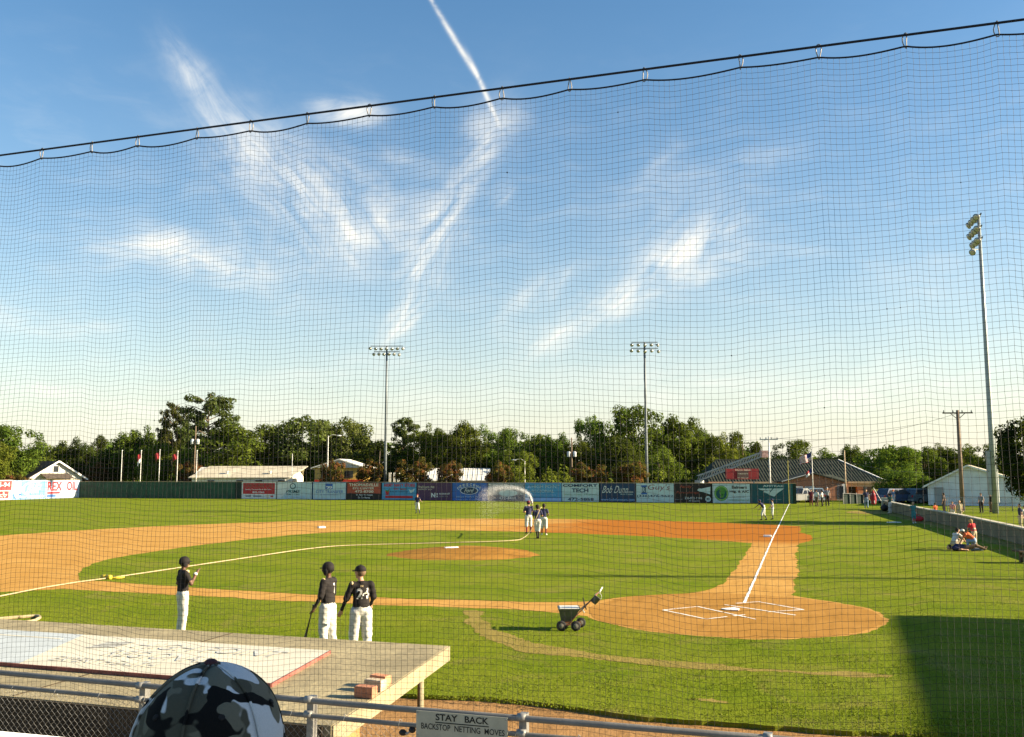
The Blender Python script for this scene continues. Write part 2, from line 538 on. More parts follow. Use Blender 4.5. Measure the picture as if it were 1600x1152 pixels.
# chalk
def stripe(name, a, b, w, z=.013, jit=.012):
    a, b = Vector(a), Vector(b)
    t = (b - a).normalized(); n = Vector((-t.y, t.x))
    k = max(2, int((b - a).length / .22))
    L = [a.lerp(b, i / k) + n * (w / 2 + random.uniform(-jit, jit)) for i in range(k + 1)]
    Rr = [a.lerp(b, i / k) - n * (w / 2 + random.uniform(-jit, jit)) for i in range(k + 1)]
    vs = [(p.x, p.y, z) for p in L] + [(p.x, p.y, z) for p in Rr]
    return vs, [(i, k + 1 + i, k + 2 + i, i + 1) for i in range(k)]
def lines(name, segs, w):
    mb = MB()
    for i, (a, b) in enumerate(segs): mb.add(*stripe('', a, b, w, .013 + i * .0011))
    o = mb.build(name, CHALK); o['kind'] = 'structure'
s2 = math.sqrt(.5)
uv = lambda u, v: (s2 * u + s2 * v, s2 * u - s2 * v)
P_ = lambda x, y: tuple(G(x, y).xy)
lines('foul_line', [(P_(1163, 943), (27.6, .02)), ((27.6, .02), (38, 0))], .072)
lines('outfield_foul_line', [((38, 0), (75.9, 0))], .055)
lines('near_batters_box', [(P_(1036, 954), P_(1090, 948.6)), (P_(1090, 948.6), P_(1181, 968.5)), (P_(1036, 954), P_(1104, 968.4)), (P_(1104, 968.4), P_(1136, 964.5)), (P_(1146, 963.5), P_(1164, 961.5))], .055)
lines('far_batters_box', [(P_(1132, 945.6), P_(1243, 962)), (P_(1150, 943.5), P_(1185, 941)), (P_(1185, 941), P_(1256, 953.5)), (P_(1256, 953.5), P_(1200, 957))], .055)
RUBBER = mat('white_rubber', (.80, .79, .76), .6, .08, 9)
hp = MB().ext([(*uv(.0, 0), .016), (*uv(.216, .216), .016), (*uv(.432, .216), .016), (*uv(.432, -.216), .016), (*uv(.216, -.216), .016)], (0, 0, .02)).build('home_plate', RUBBER)
tag(hp, 'white five-sided plate between the two chalked boxes', 'home plate')
b1 = MB().box((27.25, .32, .05), (.40, .40, .085)).box((27.25, .32, .097), (.36, .36, .012)).build('base_bag', RUBBER)
tag(b1, 'white square base beside the foul line on orange dirt', 'base', 'base bags')
b2 = MB().box((27.4, 27.4, .05), (.42, .42, .085), R(45)).box((27.4, 27.4, .097), (.38, .38, .012), R(45)).build('base_bag', RUBBER)
tag(b2, 'white base on the dirt arc beyond the hose, near dark streak', 'base', 'base bags')
pr = MB().box((*uv(18.44, 0), .275), (.16, .62, .05), R(45)).build('pitching_rubber', RUBBER)
tag(pr, 'white pitching slab on top of the dirt mound', 'pitching rubber')

# grass blades: near lawn only, as far as they show
def inside(poly, x, y):
    p = np.array(poly); q = np.roll(p, -1, 0)
    c = np.zeros(len(x), bool)
    for (x0, y0), (x1, y1) in zip(p, q):
        if y0 == y1: continue
        h = ((y0 > y) != (y1 > y)) & (x < (x1 - x0) * (y - y0) / (y1 - y0) + x0)
        c ^= h
    return c
def blades():
    rng = np.random.default_rng(3)
    N = 330000
    dep = 13.0 + 27 * rng.random(N) ** 1.7
    lat = (rng.random(N) * 1.3 - .65) * dep
    x = CAM[0] + FH[0] * dep + RH[0] * lat
    y = CAM[1] + FH[1] * dep + RH[1] * lat
    ok = (x > -10.72) & ~(inside(SK, x, y) & ~inside(IN, x, y)) & ((x - mc.x) ** 2 + (y - mc.y) ** 2 > 3.2 ** 2)
    wo = inside(WO, x, y)
    ok &= ~(wo & (rng.random(N) < .15))
    x, y, dep = x[ok], y[ok], dep[ok]
    n = len(x)
    clump = .55 + .9 * np.clip(np.sin(x * 2.3 + np.sin(y * 1.9) * 2) * np.sin(y * 2.9 + x * .7) * .5 + .5, 0, 1)
    h = (.006 + .015 * rng.random(n)) * clump
    a = rng.random(n) * 6.283
    w = .005 + .007 * rng.random(n)
    dx, dy = np.cos(a) * w, np.sin(a) * w
    tx, ty = rng.normal(0, .022, n), rng.normal(0, .022, n)
    z0 = np.full(n, -.006)
    v = np.stack([np.stack([x - dx, y - dy, z0], 1), np.stack([x + dx, y + dy, z0], 1), np.stack([x + tx, y + ty, h], 1)], 1).reshape(-1, 3)
    me = bpy.data.meshes.new('grass_blades')
    me.vertices.add(len(v)); me.vertices.foreach_set('co', v.ravel())
    me.loops.add(3 * n); me.loops.foreach_set('vertex_index', np.arange(3 * n))
    me.polygons.add(n); me.polygons.foreach_set('loop_start', np.arange(0, 3 * n, 3)); me.polygons.foreach_set('loop_total', np.full(n, 3))
    me.update(calc_edges=True)
    m = bpy.data.materials.new('grass_blade'); m.use_nodes = True
    k = NT(m.node_tree); b = m.node_tree.nodes['Principled BSDF']
    pos = k.new('ShaderNodeNewGeometry').outputs['Position']
    c = k.mix(k.smooth(k.noise(pos, .7, 4, .6), .3, .7), (.116, .168, .008, 1), (.172, .203, .012, 1))
    c = k.mix(k.m('MULTIPLY', k.smooth(k.noise(pos, 40, 2, .6), .5, .7), .5), c, (.25, .22, .06, 1))
    k.put(b.inputs['Base Color'], c)
    b.inputs['Roughness'].default_value = .8
    b.inputs['Specular IOR Level'].default_value = .05
    me.materials.append(m)
    o = link(bpy.data.objects.new('grass_blades', me))
    tag(o, 'short mown green grass blades of the near lawn', 'grass', kind='stuff')
blades()

# ------------------------------------------------------------------ outfield wall and its boards
WOOD_CAP = mat('weathered_wood', (.36, .28, .16), .85, .25, 2, .3)
GREEN = mat('green_wall_paint', (.022, .070, .036), .6, .25, 1.2, .2, 10)
DKGREEN = mat('dark_green_paint', (.012, .030, .018), .65, .2, 2)
WALLH = 2.08
SEG = {'rf': (Vector((76.5, 67.2)), Vector((76.5, -.75))), 'cf': (Vector((74.4, 89.6)), Vector((76.5, 67.2))), 'lf': (Vector((38.0, 95.8)), Vector((74.4, 89.6)))}
def seg_s(px, seg):
    A, B = SEG[seg]
    e = (B - A).normalized()
    d = ray(px, 765)[:2]
    M = np.array([[d[0], -e.x], [d[1], -e.y]])
    t, s = np.linalg.solve(M, np.array([A.x - CAM[0], A.y - CAM[1]]))
    return s
def wall_frame(seg):
    A, B = SEG[seg]
    e = (B - A).normalized()
    return A, e, (B - A).length, math.atan2(e.y, e.x)
for seg, lab, hh in (('rf', 'long plank outfield wall carrying the row of advertising boards', WALLH), ('cf', 'dark green blank wall across centre field', WALLH), ('lf', 'sunlit outfield wall section beyond the blank green wall', 2.3)):
    A, e, L, rz = wall_frame(seg)
    t = thing('outfield_wall', lab, 'wall', (A.x, A.y, 0), rz)
    n = int(L / 1.22); w = L / n
    if seg == 'cf':
        for i in range(n):
            MB().box((w * (i + .5), .05 + .006 * (i % 3), hh / 2), (w - .02, .07, hh)).build('panel', GREEN, t)
        MB().box((L / 2, .20, hh * .45), (L, .08, .12)).build('girt', WOOD_CAP, t)
    else:
        MB().box((L / 2, .08, hh / 2 + .01), (L, .10, hh)).build('backing', DKGREEN, t)
    MB().box((L / 2, .07, hh + .045), (L, .2, .06)).build('cap_rail', WOOD_CAP, t)
    for i in range(0, n + 1, 4):
        MB().box((w * i, .22, hh / 2), (.12, .12, hh)).build('post', WOOD_CAP, t)

def paint(n, c, r=.5): return mat('paint_' + n, c, r, .10, 1.5, .08, 12, fine=.12)
PW, PC = paint('white', (.72, .72, .66)), paint('pale_aqua', (.50, .62, .60))
PR, PB, PN, PK = paint('red', (.50, .025, .030)), paint('blue', (.035, .13, .42)), paint('navy', (.012, .045, .10)), paint('black', (.018, .014, .012))
PSKY, PPUR, PORG, PGRN, PLB = paint('sky_blue', (.08, .30, .50)), paint('purple', (.085, .035, .085)), paint('brick_red', (.42, .075, .035)), paint('leaf_green', (.07, .24, .035)), paint('light_blue', (.30, .48, .75))
PTEAL, PCREAM, PGREY = paint('dark_teal', (.012, .085, .095)), paint('cream', (.70, .64, .48)), paint('grey', (.28, .30, .30))

def board(px0, px1, seg, base, label, H=WALLH):
    A, e, L, rz = wall_frame(seg)
    s0, s1 = seg_s(px0, seg), seg_s(px1, seg)
    p = A + e * s0
    t = thing('advertising_board', label, 'billboard', (p.x, p.y, 0), rz, 'boards along the outfield wall')
    w = s1 - s0
    MB().box((w / 2, -.02, H / 2 + .02), (w - .04, .07, H - .04)).build('panel', base, t)
    fr = MB()
    for a, b in (((.02, 0, .04), (w - .02, 0, .04)), ((.02, 0, H), (w - .02, 0, H)), ((.03, 0, .04), (.03, 0, H)), ((w - .03, 0, .04), (w - .03, 0, H))):
        fr.bar((a[0], -.05, a[2]), (b[0], -.05, b[2]), .03, .04)
    return t, w, H, fr
def fld(B, name, m, pts, lv=1):
    t, w, H, _ = B
    return MB().poly([(u * w, -.056 - .004 * lv, .04 + v * (H - .04)) for u, v in pts]).build(name, m, t)
def rect(B, m, u0, v0, u1, v1, lv=1, name='colour_field'):
    return fld(B, name, m, [(u0, v0), (u1, v0), (u1, v1), (u0, v1)], lv)
def let(B, s, box, m, bold=.012, shear=0.0, lv=3):
    t, w, H, _ = B
    a, fs = text_mesh(s, bold, shear)
    u0, v0, u1, v1 = box
    vs = [((u0 + x * (u1 - u0)) * w, -.056 - .004 * lv, .04 + (v0 + y * (v1 - v0)) * (H - .04)) for x, y, _ in a]
    return MB().add(vs, fs).build('lettering', m, t)
def ell(B, m, cu, cv, ru, rv, lv=1, n=24, a0=0, a1=360, name='emblem'):
    return fld(B, name, m, [(cu + ru * math.cos(R(a)), cv + rv * math.sin(R(a))) for a in np.linspace(a0, a1, n, endpoint=(a1 - a0 < 360))], lv)
def ring(B, m, cu, cv, ru, rv, th, lv=2, n=28, a0=0, a1=360, name='ring'):
    t, w, H, _ = B
    mb = MB(); vs = []
    A = np.linspace(R(a0), R(a1), n + 1)
    for a in A:
        for q in (1, 1 - th): vs.append(((cu + ru * q * math.cos(a)) * w, -.056 - .004 * lv, .04 + (cv + rv * q * math.sin(a)) * (H - .04)))
    return mb.add(vs, [(2 * i, 2 * i + 1, 2 * i + 3, 2 * i + 2) for i in range(n)]).build(name, m, t)
def frame(B, m): B[3].build('frame', m, B[0])

B = board(-36, 19, 'lf', PW, 'red and white board cut off by the photo edge', 2.42)
rect(B, PR, .04, .48, .97, .96); let(B, '336-475-94', (.08, .66, .92, .88), PW); rect(B, PR, .1, .08, .90, .44, 1); let(B, 'CALL', (.2, .26, .85, .40), PW); let(B, 'TODAY', (.2, .12, .85, .22), PW)
B = board(19.5, 71.5, 'lf', PLB, 'light blue board with white swoosh round slanted white lettering', 2.36)
rect(B, PB, .02, .03, .98, .30, 1); rect(B, paint('mid_blue', (.12, .32, .66)), .26, .06, .98, .96, 2)
ring(B, PW, .72, .52, .46, .44, .14, 4, 30, 75, 285, 'swoosh'); ring(B, PW, .14, .5, .10, .46, .45, 4, 20, 60, 300, 'swoosh')
let(B, 'BUD', (.44, .55, .84, .80), PW, .02, .35, 5); let(B, 'LIGHT', (.40, .32, .82, .54), PW, .02, .35, 5); let(B, 'Beer Responsibly', (.20, .06, .95, .20), PW, .02, .1, 5); ell(B, PW, .12, .80, .08, .12, 5)
B = board(72, 124, 'lf', paint('pale_blue', (.36, .44, .58)), 'pale board with tall red capitals and white phone number', 2.3)
let(B, 'REX', (.03, .42, .46, .94), PR, .03); let(B, 'OIL', (.60, .42, .92, .94), PR, .03); fld(B, 'drop', PW, [(.48, .52), (.58, .52), (.56, .68), (.53, .84), (.50, .68)], 3)
rect(B, PR, .03, .25, .40, .36); rect(B, PB, .03, .08, .28, .22); let(B, '336-62-7700', (.40, .08, .92, .28), PW, .03)
B = board(378, 432, 'rf', PW, 'red board over a white strip beside the blank green wall')
rect(B, PR, .04, .28, .96, .95); let(B, 'CAROLINA CAB', (.08, .66, .92, .90), paint('dim_red', (.30, .09, .06)), .02); let(B, 'Serving Thomasville & All Cities', (.10, .50, .86, .60), PW); let(B, '885-5264', (.32, .33, .66, .45), PW, .02)
rect(B, PGREY, .12, .10, .28, .20, 2); rect(B, PGREY, .34, .10, .58, .20, 2); rect(B, PCREAM, .72, .06, .80, .24, 2); rect(B, PR, .84, .10, .92, .18, 2); frame(B, PCREAM)
B = board(433, 487.5, 'rf', PC, 'pale aqua board with cream corner and dark ring emblem')
fld(B, 'colour_field', PW, [(.01, .02), (.12, .06), (.30, .42), (.50, .96), (.01, .96)]); ring(B, PTEAL, .46, .77, .085, .18, .28, 3); let(B, 'PRIME', (.26, .36, .68, .54), PTEAL, .02, .25); let(B, 'FAMILY CARE', (.28, .23, .66, .31), PTEAL); let(B, 'THOMASVILLE - LEXINGTON', (.22, .10, .82, .16), PLB, .0); frame(B, PW)
B = board(489, 541, 'rf', PC, 'pale blue framed board with square blue emblem above thin capitals')
rect(B, PB, .38, .60, .60, .94); rect(B, PW, .40, .72, .58, .77, 2); fld(B, 'chevron', PW, [(.42, .62), (.47, .62), (.55, .76), (.50, .76)], 3); fld(B, 'chevron', PW, [(.50, .62), (.55, .62), (.59, .70), (.56, .74)], 3)
let(B, 'CITY TRANSFER', (.10, .36, .92, .54), PB, .004); let(B, '& STORAGE CO.', (.24, .24, .76, .30), PB, 0); frame(B, PB)
B = board(542, 596, 'rf', PK, 'brick red board with cream capitals above a black strip')
rect(B, PORG, .02, .36, .98, .97); let(B, 'THOMASVILLE', (.07, .78, .92, .95), PCREAM, .03); let(B, 'EYE CENTER', (.18, .60, .80, .74), PCREAM, .03); let(B, '472-8700', (.24, .40, .78, .55), PCREAM, .03); let(B, 'Dr. Peter W. Hargett', (.28, .21, .76, .32), PW); let(B, 'Dr. Tim Merritt', (.34, .06, .68, .17), PW)
B = board(597, 651, 'rf', PSKY, 'sky blue board with red shadowed capitals and red bottom bar')
let(B, 'ARMY NAVY STORE', (.05, .76, .96, .95), PR, .03); rect(B, PR, .10, .10, .90, .24); let(B, 'ON', (.34, .58, .48, .70), PR); let(B, 'MAIN', (.54, .56, .70, .68), PORG); let(B, 'Boots and Outdoor Gear', (.24, .44, .76, .54), PN)
fld(B, 'flag_mark', PR, [(.12, .28), (.20, .28), (.21, .52), (.10, .52)], 2); fld(B, 'eagle_mark', PGRN, [(.06, .62), (.16, .54), (.26, .66), (.20, .54), (.18, .44), (.12, .52)], 3); fld(B, 'eagle_mark', PC, [(.78, .62), (.84, .56), (.96, .66), (.92, .50), (.84, .40), (.81, .48)], 3)
B = board(652, 706.5, 'rf', PPUR, 'plain purple board with small pale slogan and white initial')
let(B, 'Healthcare that', (.03, .70, .50, .84), PCREAM, 0); let(B, 'works for you.', (.03, .56, .43, .68), PCREAM, 0); let(B, 'N', (.41, .16, .53, .42), PW, .04); ell(B, PW, .58, .36, .018, .05, 3); ell(B, PW, .58, .22, .018, .05, 3); let(B, 'NOVANT', (.64, .32, .94, .42), PW, .02); let(B, 'HEALTH', (.64, .18, .88, .26), PGREY, .01)
B = board(707, 762, 'rf', PB, 'royal blue board with white oval script under arched capitals')
t, w, H, _ = B
for i, ch in enumerate('CRESCENT'):
    a = R(146 - i * 16); cu, cv = .48 + .37 * math.cos(a), .46 + .44 * math.sin(a)
    let(B, ch, (cu - .03, cv - .075, cu + .03, cv + .075), PW, .02)
ring(B, PW, .48, .56, .26, .22, .10, 3); ell(B, PN, .48, .56, .225, .185, 2); let(B, 'Ford', (.34, .46, .62, .68), PW, .01, .45, 4); let(B, 'HIGH POINT, N.C.', (.12, .13, .84, .26), PLB, .01); let(B, 'www.crescentford.com', (.12, .03, .84, .10), PLB, 0)
B = board(763, 820, 'rf', PGREY, 'grey blue board half hidden by the water spray')
let(B, 'Kepley & Assoc. Realty', (.03, .82, .97, .94), PW, .01); rect(B, PN, .02, .02, .98, .34); ell(B, PC, .55, .44, .25, .2, 2); let(B, '472-4411', (.3, .08, .75, .24), PW)
B = board(820.5, 877.5, 'rf', PB, 'mid blue board with thin white capitals and pale strip along its foot')
rect(B, PSKY, .01, .20, .99, .97); rect(B, PLB, .01, .03, .99, .18); let(B, 'HIGH POINT', (.19, .72, .95, .90), PC, -.004); let(B, 'REGIONAL', (.19, .48, .80, .64), PC, -.004); let(B, 'HEALTH SYSTEM', (.24, .30, .84, .38), PLB, -.004); fld(B, 'emblem', PLB, [(.06, .72), (.12, .90), (.17, .72)], 2); frame(B, PLB)
B = board(878, 936, 'rf', PC, 'pale board with heavy dark capitals over a green line of print')
let(B, 'COMFORT', (.03, .80, .96, .96), PN, .035); let(B, 'TECH', (.27, .50, .72, .72), PN, .035); let(B, 'Heating - Cooling - Refrigeration', (.06, .34, .94, .42), PGRN, 0); let(B, '472-5858', (.16, .04, .86, .21), PN, .03)
B = board(937.5, 993, 'rf', PN, 'navy board with large white handwritten script')
let(B, 'Bob Dunn', (.06, .48, .80, .86), PW, -.006, .55); rect(B, PW, .72, .52, .94, .55, 3, 'underline'); let(B, 'Auto Center', (.58, .38, .93, .47), PC, 0); let(B, 'www.bobdunncars.com', (.03, .06, .97, .20), PLB, .004)
B = board(994, 1053, 'rf', PC, 'pale board with dark red serif name and blue book mark')
rect(B, PN, .16, .42, .26, .90); rect(B, PB, .13, .82, .29, .90, 2); rect(B, PB, .13, .42, .29, .50, 2); let(B, 'R', (.175, .54, .245, .78), PC, .02, 0, 4); let(B, "Guy's", (.32, .58, .90, .95), paint('maroon', (.22, .02, .03)), -.006, .2); let(B, '(336)476-5632', (.02, .24, .98, .40), PN, .02); let(B, 'thomasville', (.3, .06, .9, .15), PC, 0)
B = board(1053.5, 1112, 'rf', PK, 'black board with rust red lettering and pale horn shape')
let(B, 'Family', (.16, .72, .48, .92), PORG, -.004, .3); let(B, 'Furnishings', (.06, .44, .66, .60), PORG, -.004, .2); fld(B, 'horn', PC, [(.62, .66), (.66, .60), (.76, .56), (.96, .44), (.97, .84), (.74, .74), (.66, .74)], 2)
let(B, '336-822-1144', (.28, .18, .74, .30), PW, .01); let(B, 'All Seasons', (.38, .06, .66, .14), PW, 0); let(B, 'Since 1952', (.03, .14, .22, .20), PGREY, 0); ell(B, PC, .90, .20, .075, .15, 2); let(B, '40', (.86, .13, .94, .27), PK, .02, 0, 4)
B = board(1113, 1172, 'rf', PC, 'pale board with round green emblem beside black lettering')
ell(B, PGRN, .24, .50, .19, .40, 1); ring(B, paint('pale_green', (.25, .46, .12)), .24, .50, .175, .37, .12, 2); ell(B, PTEAL, .24, .46, .135, .26, 3); ell(B, PGRN, .26, .56, .075, .16, 4); fld(B, 'leaf', PGRN, [(.20, .30), (.28, .26), (.32, .40), (.26, .46)], 4)
let(B, 'Balmers', (.52, .74, .92, .90), PK, .03); let(B, 'Htg. & A/C', (.46, .50, .97, .66), PK, .03); let(B, '336-475-8146', (.52, .28, .84, .36), PGREY, 0); let(B, 'www.balmershvac.com', (.42, .12, .97, .21), PGRN, 0)
B = board(1172.5, 1239, 'rf', PTEAL, 'dark teal board with white wing of converging tracks near the foul pole')
let(B, 'AMTRAK', (.30, .84, .80, .94), PC, .02)
for q0, q1, q2, q3 in (((.18, .76), (.36, .76), (.42, .62), (.26, .68)), ((.39, .76), (.52, .76), (.46, .46), (.30, .58)), ((.55, .76), (.80, .76), (.56, .34), (.42, .46))):
    fld(B, 'track_wing', PC, [q0, (.5 * (q0[0] + q3[0]) - .0, .5 * (q0[1] + q3[1]) - .01), q3, q2, (.5 * (q1[0] + q2[0]) - .03, .5 * (q1[1] + q2[1])), q1], 2)
let(B, 'amtrak.com', (.40, .18, .72, .25), PGREY, 0)

YEL = mat('yellow_paint', (.30, .26, .05), .6, .15)
fp = thing('foul_pole', 'thin yellow foul pole at the end of the chalk line', 'foul pole', (76.2, 0, 0))
zt = 4.5
MB().tube([(0, 0, 0), (0, 0, zt)], .04, 8).build('pole', YEL, fp)
MB().lathe([(.12, 0), (.12, .06), (.07, .09)], 10).build('base_collar', YEL, fp)

# ------------------------------------------------------------------ dugout in the foreground
CONC = mat('aged_concrete', (.33, .275, .155), .9, .22, 1.4, .5, 14, fine=.45)
CONC_EDGE = mat('pale_concrete', (.27, .235, .145), .85, .15, 3, .4, 20, fine=.25)
SHADE_JOINT = mat('shade_joint_dark', (.055, .040, .022), .9, .3, 1.5, .4)  # dark brown puts shade into the back wall's concrete; roof joints share it
BRICKRED = mat('terracotta_block', (.50, .20, .075), .85, .2, 5, .4, 20)
STEEL = mat('galvanised_steel', (.26, .255, .235), .5, .15, 6, .1, 30, metal=.3, spec=.5)
PIPE = mat('grey_pipe', (.185, .178, .16), .6, .15, 5, .1, 30, metal=.1, spec=.35, fine=.2)
X0, X1, Y0, Y1, ZR = -18.03, -14.6, 2.16, 17.0, 1.6
dug = thing('dugout', 'low concrete roofed dugout with a white banner on its roof', 'dugout', ((X0 + X1) / 2, (Y0 + Y1) / 2, -.07))
mb = MB()
MB().box((X0 - .012, (Y0 + Y1) / 2, ZR - .16), (.02, Y1 - Y0 + .30, .30)).build('rear_shade_strip', SHADE_JOINT, dug, True)  # added dark strip standing in for shade on the slab's rear face
mb.slab([(X0, Y0 - .22), (X1, Y0 + .12), (X1, Y1), (X0, Y1)], ZR - .17, ZR)
roof = mb.build('roof_slab', CONC, dug, True)
for yy in (5.2, 9.4, 13.4):
    MB().box(((X0 + X1) / 2, yy, ZR + .002), (X1 - X0 - .04, .018, .006)).build('joint', SHADE_JOINT, roof, True)
MB().slab([(X0 + .012, Y0 - .236), (X1 + .015, Y0 + .104), (X1 + .015, Y0 + .121), (X0 + .012, Y0 - .219)], ZR - .165, ZR - .004).build('roof_edge', CONC_EDGE, roof, True)
MB().box((X0 + .10, (Y0 + Y1) / 2 + .3, .4), (.12, Y1 - Y0 - .3, 2.05)).build('back_wall', SHADE_JOINT, dug, True)
MB().box((X0 + .85, Y0 + .36, .4), (1.35, .14, 2.05)).build('end_wall', BRICKRED, dug, True)
MB().box((X0 + .55, Y0 + .30, -.02), (1.9, 1.1, .10)).build('step', BRICKRED, dug, True)
for yy in (Y0 + .21, Y0 + 3.6, Y0 + 7, Y0 + 10.5, Y0 + 14):
    MB().tube([(-15.2, yy, -.07), (-15.2, yy, ZR - .165)], .036, 10).build('post', CONC_EDGE, dug, True, True)
MB().box((X0 + .6, 9.5, .42), (.4, 12, .05)).box((X0 + .6, 4, .17), (.3, .08, .47)).box((X0 + .6, 15, .17), (.3, .08, .47)).build('bench', WOOD_CAP, dug, True)

# banner sheet in its wooden frame, lying on the roof
ban = thing('roof_banner', 'faded white and pale blue banner framed in red wood on dugout roof', 'banner', (-16.3, 6.5, ZR))
bx0, bx1, by0, by1 = -17.03, -15.42, 3.12, 12.0
def bskew(x): return by0 + (x - bx0) * .16
VIN = mat('faded_vinyl', (.62, .58, .45), .6, .10, 1.2, .15, 4, fine=.10)
VBL = mat('faded_blue_vinyl', (.46, .50, .50), .6, .10, 1.2, .15, 4, fine=.10)
RWOOD = mat('red_painted_wood', (.24, .085, .065), .8, .3, 8, .3)
z = ZR + .035
sh = MB().slab([(bx0, bskew(bx0)), (bx1, bskew(bx1)), (bx1, by1), (bx0, by1)], ZR + .004, z).build('white_sheet', VIN, ban, True)
MB().poly([(bx0 + .02, 6.15, z + .004), (bx1 - .02, 6.75, z + .004), (bx1 - .02, by1 - .02, z + .004), (bx0 + .02, by1 - .02, z + .004)][::-1]).build('blue_field', VBL, ban, True)
for a, b in (((bx0, bskew(bx0)), (bx1, bskew(bx1))), ((bx0, bskew(bx0)), (bx0, by1))):
    MB().bar((a[0], a[1], ZR + .022), (b[0], b[1], ZR + .018), .016, .036).build('edge_batten', RWOOD, ban, True)
FADE = mat('faded_print', (.50, .50, .45), .7, .25, 14)
def flat_text(s, ya, yb, xa, xb, m):
    a, fs = text_mesh(s, .012)
    vs = [(xa + y * (xb - xa), ya + x * (yb - ya), z + .006) for x, y, _ in a]
    return MB().add(vs, fs).build('lettering', m, sh, True)
flat_text('HIGH POINT', 5.65, 3.75, -15.95, -15.63, FADE)
flat_text('REGIONAL', 5.65, 4.3, -16.42, -16.10, FADE)
flat_text('EXPERT HEALTH', 6.0, 4.7, -16.78, -16.58, FADE)
for i in range(4):
    MB().poly([(-16.1 + .1 * i, 6.12, z + .006), (-16.04 + .1 * i, 6.12, z + .006), (-15.94 + .1 * i, 5.80, z + .006), (-16.0 + .1 * i, 5.80, z + .006)]).build('emblem_bar', FADE, sh, True)
MB().box((-15.75, 7.5, z + .006), (.05, 1.4, .002)).build('white_stripe', VIN, sh, True)
MB().box((-16.1, 8.3, z + .006), (.05, .9, .002)).build('white_stripe', VIN, sh, True)

# three bricks holding the roof corner
def brick_mesh():
    mb = MB()
    w, d, h, e = .185, .095, .10, .006
    for zz, k in ((0, 0),):
        vs = [(sx * (w / 2 - ex), sy * (d / 2 - ex), hz) for hz, ex in ((0, e), (e, 0), (h - e, 0), (h, e)) for sx, sy in ((-1, -1), (1, -1), (1, 1), (-1, 1))]
        fs = [(3, 2, 1, 0), (12, 13, 14, 15)] + [(4 * i + j, 4 * i + (j + 1) % 4, 4 * i + 4 + (j + 1) % 4, 4 * i + 4 + j) for i in range(3) for j in range(4)]
    return vs, fs
BR = [mat('brick_red', (.42, .18, .10), .9, .25, 18, .5, 60), mat('brick_grey', (.50, .40, .27), .9, .2, 18, .5, 60), mat('brick_orange', (.58, .25, .13), .9, .25, 18, .5, 60)]
for i, (px, py, rz, lab) in enumerate(((569, 1091, 96, 'red brick at the railing end of the row on dugout roof'), (584, 1080, 92, 'pale faced brick in the middle of the row on dugout roof'), (592, 1073, 88, 'orange brick at the field end of the row on dugout roof'))):
    g = G(px, py, ZR)
    b = MB().add(*brick_mesh()).build('brick', BR[i])
    b.location = (g.x + .03, g.y, ZR + .002); b.rotation_euler = (0, 0, R(rz) - R(10))
    tag(b, lab, 'brick', 'bricks on the dugout roof')

# ------------------------------------------------------------------ seating tiers and railing
TIER = mat('stand_concrete', (.30, .28, .23), .9, .2, 2, .4)
mb = MB()
st = thing('seating_tiers', 'stepped concrete seating tiers of the stand', 'stand', (-23, 0, -.1))
for i in range(9):
    x1 = -18.75 - i * .85
    MB().box((x1 - .425, -1.0, (.9 + i * .24) / 2 - .05), (.848, 18, .9 + i * .24 + .1)).build('step', TIER, st, True)
XR = -18.9
rail = thing('railing', 'grey pipe railing with chain-link infill in front of the stand', 'railing', (XR, 0, .9))
MB().tube([(XR, 9.0, 2.035), (XR, 4.4, 2.036), (XR, 1.0, 2.016), (XR, -9, 2.045)], .0205, 12).build('top_rail', PIPE, rail, True, True)
MB().tube([(XR, 9.0, 1.932), (XR, 4.4, 1.932), (XR, 1.0, 1.914), (XR, -9, 1.94)], .0165, 12).build('lower_rail', PIPE, rail, True, True)
MB().tube([(XR, 9.0, 1.0), (XR, -9, 1.0)], .016, 8).build('bottom_rail', PIPE, rail, True, True)
for yy in (7.6, 6.1, 4.6, 3.093, 1.653, .067, -1.5, -3.1, -4.7, -6.3, -8):
    po = MB().box((XR + .055, yy, 1.47), (.06, .052, 1.14)).build('post', STEEL, rail, True)
    for zz in (2.026, 1.925):
        MB().tube([(XR, yy + .028, zz), (XR, yy - .028, zz)], .0255, 12).build('collar', STEEL, po, True, True)
rng = random.Random(5)
mb = MB()
yy = 9.0
while yy > -9.0:
    pts = []
    n = 33
    kk = round((9.0 - yy) / .028)
    for j in range(n):
        o_ = (j + kk) % 2
        pts.append((XR + .02 + (.002 if o_ else -.002), yy - (.0285 if o_ else -.0005), 1.915 - j * .0275))
    mb.tube(pts, .0013, 3, caps=False)
    yy -= .028
cl = mb.build('chain_link', STEEL, rail, True)
cl['kind'] = 'stuff'
mb = MB()
for yy in np.arange(8.5, -9, -.42):
    zz = 1.925
    mb.tube([(XR + .022 * math.sin(a), yy + .004 * math.cos(3 * a), zz - .004 + .024 * math.cos(a)) for a in np.linspace(-2.2, 2.6, 10)], .0022, 4)
mb.build('wire_tie', mat('bright_wire', (.6, .58, .52), .35, .1, metal=.7), rail, True)
